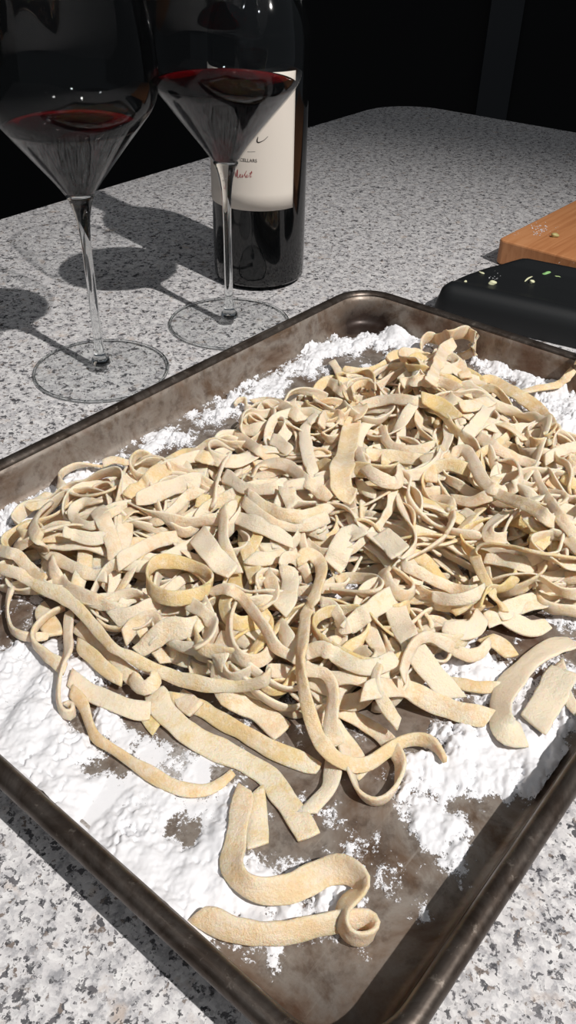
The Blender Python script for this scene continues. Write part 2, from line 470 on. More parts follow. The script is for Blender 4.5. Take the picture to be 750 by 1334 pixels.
# ------------------------------------------------------------------ flour laid over the pan floor
# flour density from drifts (x, y in the photograph, radius in mm, weight)
DRIFT = [(350, 1185, 12, 1.4), (385, 1185, 12, 1.4), (420, 1175, 10, 1.3), (330, 1140, 8, 1.2), (360, 1130, 9, 1.3), (395, 1120, 8, 1.2), (470, 1110, 7, 1.1), (385, 1235, 7, 1.3), (415, 1242, 8, 1.4), (445, 1246, 7, 1.3), (500, 1145, 7, 1.2), (480, 1185, 6, .8), (300, 1225, 7, 1.3), (320, 1075, 4, .6), (425, 1060, 6, .8), (385, 1040, 6, .9), (450, 1010, 5, .6), (5, 700, 14, 1), (40, 668, 10, .9), (75, 640, 10, 1), (110, 620, 10, .9), (150, 605, 8, .7), (185, 590, 8, .8), (210, 570, 7, .7), (235, 575, 7, .8), (270, 545, 9, 1), (310, 525, 12, 1),
         (350, 505, 14, 1.1), (385, 480, 12, 1.1), (415, 462, 11, 1.2), (450, 452, 11, 1.3), (485, 445, 11, 1.3), (520, 440, 10, 1.3), (535, 460, 10, 1),
         (500, 480, 9, .7), (630, 470, 12, 1.1), (660, 480, 11, 1.1), (690, 492, 12, 1.2), (715, 510, 14, 1.2), (735, 530, 14, 1.1), (700, 545, 10, .8), (745, 560, 12, .7), (720, 600, 8, .5),
         (10, 850, 10, .6), (25, 880, 14, 1.0), (55, 905, 15, 1.2), (10, 925, 20, 1.3), (50, 945, 18, 1.3), (90, 965, 13, 1.2), (60, 985, 18, 1.3), (110, 1020, 18, 1.3), (150, 1050, 18, 1.3), (20, 960, 18, 1.2),
         (180, 1085, 15, 1.2), (200, 1120, 15, 1.2), (215, 1040, 14, 1.1), (255, 1040, 12, 1.0), (265, 1075, 10, 1), (240, 1110, 12, 1.0), (270, 1130, 12, 1.1), (245, 1150, 14, 1.2), (285, 1165, 10, 1.1),
         (330, 1185, 12, 1.2), (370, 1180, 12, 1.2), (410, 1175, 10, 1.1), (440, 1150, 8, .9), (300, 1110, 7, .9), (350, 1130, 10, 1.1), (385, 1125, 10, 1.1), (370, 1090, 5, .8), (360, 1065, 5, .8),
         (300, 1230, 7, 1.0), (270, 1215, 6, 1), (330, 1225, 5, .7), (400, 1235, 8, 1.0), (430, 1245, 7, 1.0), (455, 1240, 6, .9), (475, 1225, 6, .8),
         (215, 985, 8, 1.0), (240, 985, 8, 1.1), (265, 990, 7, .9), (200, 970, 6, .8), (150, 960, 5, .6), (130, 935, 5, .6), (145, 880, 7, .8), (120, 870, 5, .6), (170, 1000, 8, .9),
         (490, 1100, 7, 1.2), (505, 1130, 7, 1.3), (520, 1160, 7, 1.3), (500, 1170, 6, 1.0), (470, 1090, 6, 1.0), (540, 1190, 6, 1.2), (455, 1110, 6, 1.1), (430, 1080, 6, 1.0), (560, 1045, 8, 1.2), (575, 1085, 8, 1.3), (535, 1065, 6, 1.0), (590, 1120, 6, 1.1), (480, 950, 7, .9), (545, 995, 8, 1.0),
         (530, 1040, 5, .7), (560, 1060, 7, .8), (585, 1030, 9, 1.0), (570, 1000, 9, .9), (600, 995, 12, 1.1), (630, 985, 13, 1.2), (660, 975, 12, 1.2), (640, 1010, 12, 1.2), (610, 1040, 8, .9), (585, 1075, 6, .8), (575, 1100, 4, .6), (700, 960, 9, 1.1), (690, 990, 7, .9),
         (550, 980, 6, .8), (580, 960, 5, .6), (595, 835, 10, 1.0), (560, 815, 8, .9), (600, 860, 7, .8), (720, 800, 8, .8), (740, 830, 8, .8), (745, 880, 10, .9), (735, 930, 8, .8), (620, 870, 8, .8), (655, 900, 8, .7),
         (300, 700, 30, .45), (400, 650, 40, .55), (500, 600, 40, .6), (600, 640, 40, .7), (680, 700, 30, .8), (660, 680, 16, .9), (200, 740, 30, .4), (100, 760, 25, .4), (500, 820, 25, .6), (420, 1000, 10, .35), (310, 925, 8, .6), (90, 1080, 10, 1.0)]
BARE = [(105, 935, 5, 1.2), (5, 815, 10, .8), (20, 835, 8, .5), (152, 995, 4, 1.6), (128, 965, 4, 1.3), (112, 950, 3, 1.2), (118, 1000, 4, 1.2), (185, 945, 7, 1.0), (230, 940, 8, .9), (265, 955, 8, .8), (180, 905, 7, .8), (130, 905, 6, .8),
        (238, 1075, 5, 1.3), (245, 1095, 4, 1.2), (330, 1075, 6, 1.2), (350, 1100, 8, 1.2), (395, 1085, 6, .9), (430, 1100, 8, .9), (435, 470, 5, .9), (455, 478, 5, .8), (400, 500, 6, .5),
        (540, 965, 7, .8), (520, 945, 9, .9), (500, 960, 8, .7), (440, 1030, 14, 1.0), (500, 1080, 9, .7), (530, 1110, 8, .8), (540, 1030, 5, .8), (400, 1310, 14, 1.3), (450, 1290, 12, 1.2), (520, 1230, 10, 1.0), (560, 1160, 8, 1.0),
        (455, 425, 9, 1.6), (480, 420, 8, 1.4), (430, 430, 7, 1.0), (590, 1050, 3, .8), (640, 1045, 4, .9), (615, 1060, 6, .6), (575, 975, 4, .5), (665, 955, 4, .4), (720, 830, 6, .9), (650, 1085, 10, 1.0), (300, 1260, 10, 1.0), (495, 1195, 5, .7), (360, 1045, 4, .6), (290, 1010, 3, .8)]
GX = 0.00062
us = np.arange(-TL / 2 + 0.0125, TL / 2 - 0.0125, GX); vs = np.arange(-TW / 2 + 0.0125, TW / 2 - 0.0125, GX)
UU, VV = np.meshgrid(us, vs, indexing='ij')
def density(U, V_):
    D = np.zeros_like(U)
    for lst, sg in ((DRIFT, 1), (BARE, -1)):
        for x, y, r, w_ in lst:
            c = px_tray(x, y); r = r * 0.00115
            D += sg * w_ * (0.70 if sg > 0 else 0.95) * np.exp(-((U - c[0]) ** 2 + (V_ - c[1]) ** 2) / (2 * (r * 0.8) ** 2))
        if sg > 0: D = np.minimum(D, 1.0)
    return np.clip(D, -1, 1.0)
D = density(UU, VV)
nz = fbm(UU, VV, 0.026, 6, 5, 0.68); nzf = fbm(UU, VV, 0.0036, 3, 31, 0.8); bil = 1 - np.abs(2 * fbm(UU, VV, 0.009, 4, 55, 0.55) - 1) * 2.2
# fingers dragged through the flour leave streaks towards the near end
Ur = UU * 0.88 + VV * 0.47; Vr = -UU * 0.47 + VV * 0.88
st_ = fbm(Ur * 0.22, Vr, 0.006, 4, 77, 0.6); st2 = fbm(Ur * 0.3, Vr, 0.011, 2, 177, 0.5); lo = fbm(UU, VV, 0.020, 3, 9, 0.5)
th_ = D * 0.95 + (nz - 0.5) * 1.7 + (st_ - 0.5) * 1.2 + (nzf - 0.5) * 1.0 - 0.30
# how far inside the rounded floor outline
def inside_rr(U, V_, hx, hy, r):
    qx = np.abs(U) - (hx - r); qy = np.abs(V_) - (hy - r)
    return -(np.minimum(np.maximum(qx, qy), 0) + np.hypot(np.maximum(qx, 0), np.maximum(qy, 0)) - r)
ins = inside_rr(UU, VV, TL / 2 - 0.0135, TW / 2 - 0.0135, CORN - 0.013)
th_ = np.where(ins > 0.0, th_, -1)
hgt = np.clip(th_, 0, 1.6)
hgt = 0.0034 * (1 - np.exp(-hgt * 0.9)) + np.where(hgt > 0, 0.00020 * (nzf - 0.3) + (0.0050 * (st2 - 0.4) + 0.0005 * (bil - 0.3) + 0.0070 * (lo - 0.36) + 0.0022 * (nz - 0.5)) * np.clip(hgt * 1.6, 0, 1), 0)
hgt = np.where(th_ > 0, np.maximum(hgt, 0.00012), 0.00010)
FLH = hgt
wallz = np.clip(0.0035 - ins, 0, 1) * 0.35
ok = (th_ > -0.55) & (ins > 0)
quad = ok[:-1, :-1] & ok[1:, :-1] & ok[1:, 1:] & ok[:-1, 1:]
idx = -np.ones(UU.shape, int)
use = np.zeros(UU.shape, bool)
use[:-1, :-1] |= quad; use[1:, :-1] |= quad; use[1:, 1:] |= quad; use[:-1, 1:] |= quad
idx[use] = np.arange(use.sum())
Vf = np.stack([UU[use], VV[use], ZF + hgt[use] + wallz[use]], 1)
Ff = np.stack([idx[:-1, :-1][quad], idx[1:, :-1][quad], idx[1:, 1:][quad], idx[:-1, 1:][quad]], 1)
me = bpy.data.meshes.new('scattered_flour')
me.vertices.add(len(Vf)); me.vertices.foreach_set('co', Vf.astype(np.float32).ravel())
me.loops.add(len(Ff) * 4); me.loops.foreach_set('vertex_index', Ff.astype(np.int32).ravel())
me.polygons.add(len(Ff)); me.polygons.foreach_set('loop_start', np.arange(len(Ff), dtype=np.int32) * 4)
me.polygons.foreach_set('use_smooth', np.ones(len(Ff), bool))
me.update(calc_edges=True); me.materials.append(M_FLOUR)
a_ = me.attributes.new('cover', 'FLOAT', 'POINT'); a_.data.foreach_set('value', th_[use].astype(np.float32))
fo = bpy.data.objects.new('scattered_flour', me); col.objects.link(fo)
fo.location = (TCX, TCY, 0); fo.rotation_euler = (0, 0, TTH)
tag(fo, 'drifts of white flour spread over the floor of the sheet pan', 'flour', kind='stuff')
print('flour faces', len(Ff))

# stain attributes for the pan
pv = np.array([v.co[:] for v in pan_body.data.vertices])
far_c = np.array([TL / 2 - 0.02, TW / 2 - 0.02])
burn = np.exp(-((pv[:, 0] - far_c[0]) ** 2 + (pv[:, 1] - far_c[1]) ** 2) / (2 * 0.022 ** 2)) * np.clip(1.15 - pv[:, 2] / 0.026, 0, 1)
near_c = np.array([-TL / 2 + 0.02, -TW / 2 + 0.02])
burn = np.maximum(burn, 0.55 * np.exp(-((pv[:, 0] - near_c[0]) ** 2 + (pv[:, 1] - near_c[1]) ** 2) / (2 * 0.03 ** 2)))
a_ = pan_body.data.attributes.new('burn', 'FLOAT', 'POINT'); a_.data.foreach_set('value', burn.astype(np.float32))
dens = np.clip(density(pv[:, 0], pv[:, 1]), 0, 1) * np.clip(1.2 - pv[:, 2] / 0.012, 0.0, 1)
a_ = pan_body.data.attributes.new('dust', 'FLOAT', 'POINT'); a_.data.foreach_set('value', (0.26 + 0.18 * dens).astype(np.float32) * np.clip(1.3 - pv[:, 2] / 0.010, 0, 1).astype(np.float32))

# ------------------------------------------------------------------ pasta ribbons
HG = 0.0015
hx0, hy0 = -TL / 2 - 0.02, -TW / 2 - 0.02
NX, NY = int((TL + 0.04) / HG) + 2, int((TW + 0.04) / HG) + 2
gu = hx0 + np.arange(NX) * HG; gv = hy0 + np.arange(NY) * HG
GUU, GVV = np.meshgrid(gu, gv, indexing='ij')
fi = np.clip(((GUU - us[0]) / GX).round().astype(int), 0, len(us) - 1); fj = np.clip(((GVV - vs[0]) / GX).round().astype(int), 0, len(vs) - 1)
HM = ZF + 0.0002 + np.clip(FLH[fi, fj], 0, 1)
# the rim carries whatever hangs over it
rin = inside_rr(GUU, GVV, TL / 2, TW / 2, CORN)
HM = np.where((rin < 0.0095) & (rin > -0.001), 0.0265, HM)
def hm(U, V_):
    i = np.clip(((U - hx0) / HG).round().astype(int), 0, NX - 1); j = np.clip(((V_ - hy0) / HG).round().astype(int), 0, NY - 1)
    return HM[i, j]
def hm_add(U, V_, Z):
    i = np.clip(((U - hx0) / HG).round().astype(int), 0, NX - 1).ravel(); j = np.clip(((V_ - hy0) / HG).round().astype(int), 0, NY - 1).ravel()
    np.maximum.at(HM, (i, j), Z.ravel())

STEP = 0.0020
def across(U, V_, A, w):
    """five samples across the ribbon in plan"""
    T = np.gradient(np.stack([U, V_], 1), axis=0); T /= np.linalg.norm(T, axis=1)[:, None] + 1e-12
    S = np.stack([-T[:, 1], T[:, 0]], 1)
    k = np.linspace(-0.5, 0.5, 5)[None, :] * (w * np.abs(np.cos(A)))[:, None]
    return U[:, None] + S[:, :1] * k, V_[:, None] + S[:, 1:] * k

def settle(U, V_, A, w, stiff=7):
    cu_, cv_ = across(U, V_, A, w)
    h = hm(cu_, cv_); h = 0.6 * h.max(1) + 0.4 * h.mean(1)
    n = len(h); k = stiff
    hp = np.pad(h, k, mode='edge'); env = np.max(np.stack([hp[i:i + n] for i in range(0, 2 * k + 1)]), 0)
    return smooth1(0.55 * env + 0.45 * smooth1(h, 5), 9)

COMP = 0.42     # how much of a ribbon's height the next one rides on
def commit(U, V_, Zb, A, w, t):
    cu_, cv_ = across(U, V_, A, w)
    top = Zb + COMP * (t + w * np.abs(np.sin(A)) * 0.62)
    hm_add(cu_, cv_, np.repeat(top[:, None], 5, 1))

def ribbon_mesh(name, U, V_, Zc, A, w, t, cup=0.0, seed=0):
    """world-space ribbon along (U, V, Z) with roll A; a rounded slab 10 points round"""
    P = np.stack([U, V_, Zc], 1); n = len(P)
    T = np.gradient(P, axis=0); T /= np.linalg.norm(T, axis=1)[:, None] + 1e-12
    upv = np.array([0, 0, 1.0])
    S0 = np.cross(upv, T); ln = np.linalg.norm(S0, axis=1)[:, None]; S0 = S0 / np.maximum(ln, 1e-6)
    for i in range(1, n):
        if ln[i, 0] < 0.15: S0[i] = S0[i - 1]
    N0 = np.cross(T, S0)
    ca, sa = np.cos(A)[:, None], np.sin(A)[:, None]
    S = S0 * ca + N0 * sa; N = np.cross(T, S)
    r_ = np.random.default_rng(seed)
    wv = w * (1 + 0.13 * smooth1(r_.standard_normal(n), 13) * 2.0 + 0.03 * smooth1(r_.standard_normal(n), 4))
    wv = np.clip(wv, w * 0.72, w * 1.25)
    e_l = smooth1(r_.standard_normal(n), 5) * 0.0004; e_r = smooth1(r_.standard_normal(n), 5) * 0.0004
    tt = t * (1 + 0.25 * smooth1(r_.standard_normal(n), 9))
    prof = [(-0.5, -0.22), (-0.5, 0.22), (-0.44, 0.48), (-0.15, 0.52), (0.15, 0.52), (0.44, 0.48), (0.5, 0.22), (0.5, -0.22), (0.44, -0.48), (0.15, -0.5), (-0.15, -0.5), (-0.44, -0.48)]
    m = len(prof); Vv = np.zeros((n, m, 3))
    for k, (a, b) in enumerate(prof):
        ed = e_r if a > 0.3 else (e_l if a < -0.3 else 0 * e_l)
        off = a * wv + ed; bb = b * tt + cup * ((2 * a) ** 2) * w
        Vv[:, k] = P + S * off[:, None] + N * bb[:, None]
    # the knife rarely cut square: skew both ends and narrow them a little
    for e_, ks in ((0, (0, 1, 2)), (1, (n - 1, n - 2, n - 3))):
        sh = r_.uniform(-0.7, 0.7)
        for q_, k in enumerate(ks):
            fall = (1.0, 0.6, 0.25)[q_]
            lat = (Vv[k] - P[k]) @ S[k]
            Vv[k] += T[k] * (lat * sh * fall)[:, None] - S[k] * (lat * 0.16 * fall)[:, None]
    V = Vv.reshape(-1, 3)
    # ends: round off with a cap vertex each
    c0 = P[0] - T[0] * t * 0.25; c1 = P[-1] + T[-1] * t * 0.25
    V = np.vstack([V, c0, c1]); i0 = n * m
    F = []
    ii = (np.arange(n - 1) * m)[:, None]; kk = np.arange(m)[None, :]; k2 = (kk + 1) % m
    Q = np.stack([ii + kk, ii + m + kk, ii + m + k2, ii + k2], -1).reshape(-1, 4)
    lo_floor = ZF + 0.0002
    V[:, 2] = np.maximum(V[:, 2], lo_floor)
    me = bpy.data.meshes.new(name)
    tri = [(k, (k + 1) % m, i0) for k in range(m)] + [((n - 1) * m + (k + 1) % m, (n - 1) * m + k, i0 + 1) for k in range(m)]
    # world transform from tray frame; origin at the ribbon's middle
    W3 = np.stack([TCX + V[:, 0] * e1[0] + V[:, 1] * e2[0], TCY + V[:, 0] * e1[1] + V[:, 1] * e2[1], V[:, 2]], 1)
    org = np.array([W3[:, 0].mean(), W3[:, 1].mean(), W3[:, 2].min()]); W3 = W3 - org
    nq = len(Q); nt_ = len(tri)
    me.vertices.add(len(W3)); me.vertices.foreach_set('co', W3.astype(np.float32).ravel())
    lv = np.concatenate([Q.ravel()[:], np.array(tri).ravel()]).astype(np.int32)
    # reverse winding so that normals point out
    me.loops.add(len(lv)); me.loops.foreach_set('vertex_index', lv)
    ls = np.concatenate([np.arange(nq) * 4, nq * 4 + np.arange(nt_) * 3]).astype(np.int32)
    me.polygons.add(nq + nt_); me.polygons.foreach_set('loop_start', ls)
    me.polygons.foreach_set('use_smooth', np.ones(nq + nt_, bool))
    me.update(calc_edges=True); me.materials.append(M_PASTA)
    o = bpy.data.objects.new(name, me); col.objects.link(o); o.location = org
    return o

# outline of the heap, in photograph pixels
HEAP = [(0, 748), (15, 700), (45, 672), (90, 628), (150, 625), (200, 590), (262, 562), (330, 520), (400, 500), (440, 482), (520, 462), (560, 445), (612, 448), (650, 505), (700, 535), (735, 560), (790, 570), (880, 640), (860, 740), (780, 790),
        (700, 795), (650, 815), (610, 850), (570, 905), (500, 930), (430, 955), (370, 950), (300, 925), (200, 865), (130, 830), (60, 800), (0, 790), (-40, 775)]
HP = np.array([px_tray(x, y, 0.021 if y < 640 else 0.006) for x, y in HEAP])
def in_poly(U, V_):
    c = np.zeros(np.shape(U), bool)
    j = len(HP) - 1
    for i in range(len(HP)):
        xi, yi = HP[i]; xj, yj = HP[j]
        c ^= ((yi > V_) != (yj > V_)) & (U < (xj - xi) * (V_ - yi) / (yj - yi + 1e-12) + xi)
        j = i
    return c
HC = np.array([px_tray(420, 680, 0.01)]).mean(0)
inm = in_poly(GUU, GVV) & (inside_rr(GUU, GVV, TL / 2 - .016, TW / 2 - .016, .02) > 0)
cand = np.argwhere(inm)

def zone(U, V_):
    """names a region of the heap for the strands nothing else tells apart"""
    P3 = np.array([TCX, TCY, 0.01]) + np.array([*(e1 * U + e2 * V_), 0])
    d = P3 - CAM; z = d @ fw; x = 375 + FPX * (d @ cr) / z; y = 667 - FPX * (d @ cu) / z
    return x, y
ZONES = [
    (lambda x, y: y < 560, 'at the far tip of the heap', 'ribbons at the far tip of the heap'),
    (lambda x, y: x < 230 and y < 720, 'on the upper left of the heap', 'ribbons on the upper left of the heap'),
    (lambda x, y: x < 230, 'in the near left lobe of the heap', 'ribbons in the near left lobe of the heap'),
    (lambda x, y: x > 640 and y < 690, 'on the far right edge of the heap', 'ribbons on the far right edge of the heap'),
    (lambda x, y: x > 500 and y < 640, 'in the upper right part of the heap', 'ribbons in the upper right of the heap'),
    (lambda x, y: x > 500 and y < 750, 'right of the middle of the heap', 'ribbons right of the middle of the heap'),
    (lambda x, y: x > 500, 'on the near right side of the heap', 'ribbons on the near right of the heap'),
    (lambda x, y: y < 640, 'in the upper middle of the heap', 'ribbons in the upper middle of the heap'),
    (lambda x, y: y < 740, 'in the very middle of the heap', 'ribbons in the very middle of the heap'),
    (lambda x, y: True, 'in the lower middle of the heap', 'ribbons in the lower middle of the heap')]

def filler(i, lift=1.0, short=1.0):
    r_ = np.random.default_rng(1000 + i)
    c = cand[r_.integers(len(cand))]; u, v = gu[c[0]], gv[c[1]]
    L = r_.uniform(0.06, 0.18) * short; n = int(L / STEP)
    hd = r_.uniform(0, 2 * PI); kap = r_.normal(0, 18)
    sgn = r_.choice([-1, 1]); curly = r_.random()
    U = [u]; Vv = [v]
    for k in range(n):
        kap += (-(kap) * 0.09 + r_.normal(0, 9 + 15 * curly))
        if r_.random() < 0.026 * (0.3 + curly): kap += r_.choice([-1, 1]) * r_.uniform(60, 150)
        kap = max(-150, min(150, kap))
        # steer back when about to leave the heap
        uu = U[-1] + math.cos(hd) * 0.014; vv = Vv[-1] + math.sin(hd) * 0.014
        if not in_poly(np.array([uu]), np.array([vv]))[0] or abs(uu) > TL / 2 - .02 or abs(vv) > TW / 2 - .02:
            want = math.atan2(HC[1] - Vv[-1], HC[0] - U[-1])
            dd = (want - hd + PI) % (2 * PI) - PI
            kap = max(-130, min(130, dd * 80))
        hd += kap * STEP
        U.append(U[-1] + math.cos(hd) * STEP); Vv.append(Vv[-1] + math.sin(hd) * STEP)
    U = smooth1(np.array(U), 5); Vv = smooth1(np.array(Vv), 5); n = len(U)
    hdg = np.unwrap(np.arctan2(np.gradient(Vv), np.gradient(U))); K = np.abs(np.gradient(hdg) / STEP)
    w = r_.uniform(0.0048, 0.0080); t = r_.uniform(0.0011, 0.0015)
    auto = np.clip(smooth1(K, 9) / 75, 0, 1)
    drift = smooth1(np.cumsum(r_.normal(0, 0.16, n)), 9) + r_.uniform(-0.6, 0.6)
    A = (auto * 1.35 + 0.25) * np.sign(math.sin(i * 1.7) + 1e-3) + 0.75 * np.sin(drift * 1.3)
    A = smooth1(A, 9)
    Zb = settle(U, Vv, A, w)
    bumpz = lift * 0.0055 * np.clip(smooth1(r_.standard_normal(n), 21) * 3.0, -0.1, 1.4)
    bumpz *= np.clip(np.minimum(np.arange(n), np.arange(n)[::-1]) / 8.0, 0, 1)
    Zb = Zb + np.maximum(bumpz, 0) * 0.7
    Zc = smooth1(Zb + t / 2 + np.abs(np.sin(A)) * w * 0.46 - 0.0006, 5)
    commit(U, Vv, Zb, A, w, t)
    o = ribbon_mesh('pasta_ribbon', U, Vv, Zc, A, w, t, cup=r_.uniform(-0.10, 0.10), seed=i)
    x, y = zone(U.mean(), Vv.mean())
    fl = float(r_.uniform(0.0, 1.15)); o['flour'] = fl
    span = math.hypot(U.max() - U.min(), Vv.max() - Vv.min()) / L
    shape = 'looped' if span < 0.42 else ('bent' if span < 0.72 else 'wavy')
    size = 'short' if L < 0.095 else ('long' if L > 0.14 else 'middling')
    coat = 'white-floured' if fl > 0.8 else ('yellowish' if fl < 0.25 else 'lightly floured')
    for fn, lb, gp in ZONES:
        if fn(x, y): tag(o, '%s %s %s pasta ribbon %s' % (size, shape, coat, lb), 'pasta', gp); break
    return o

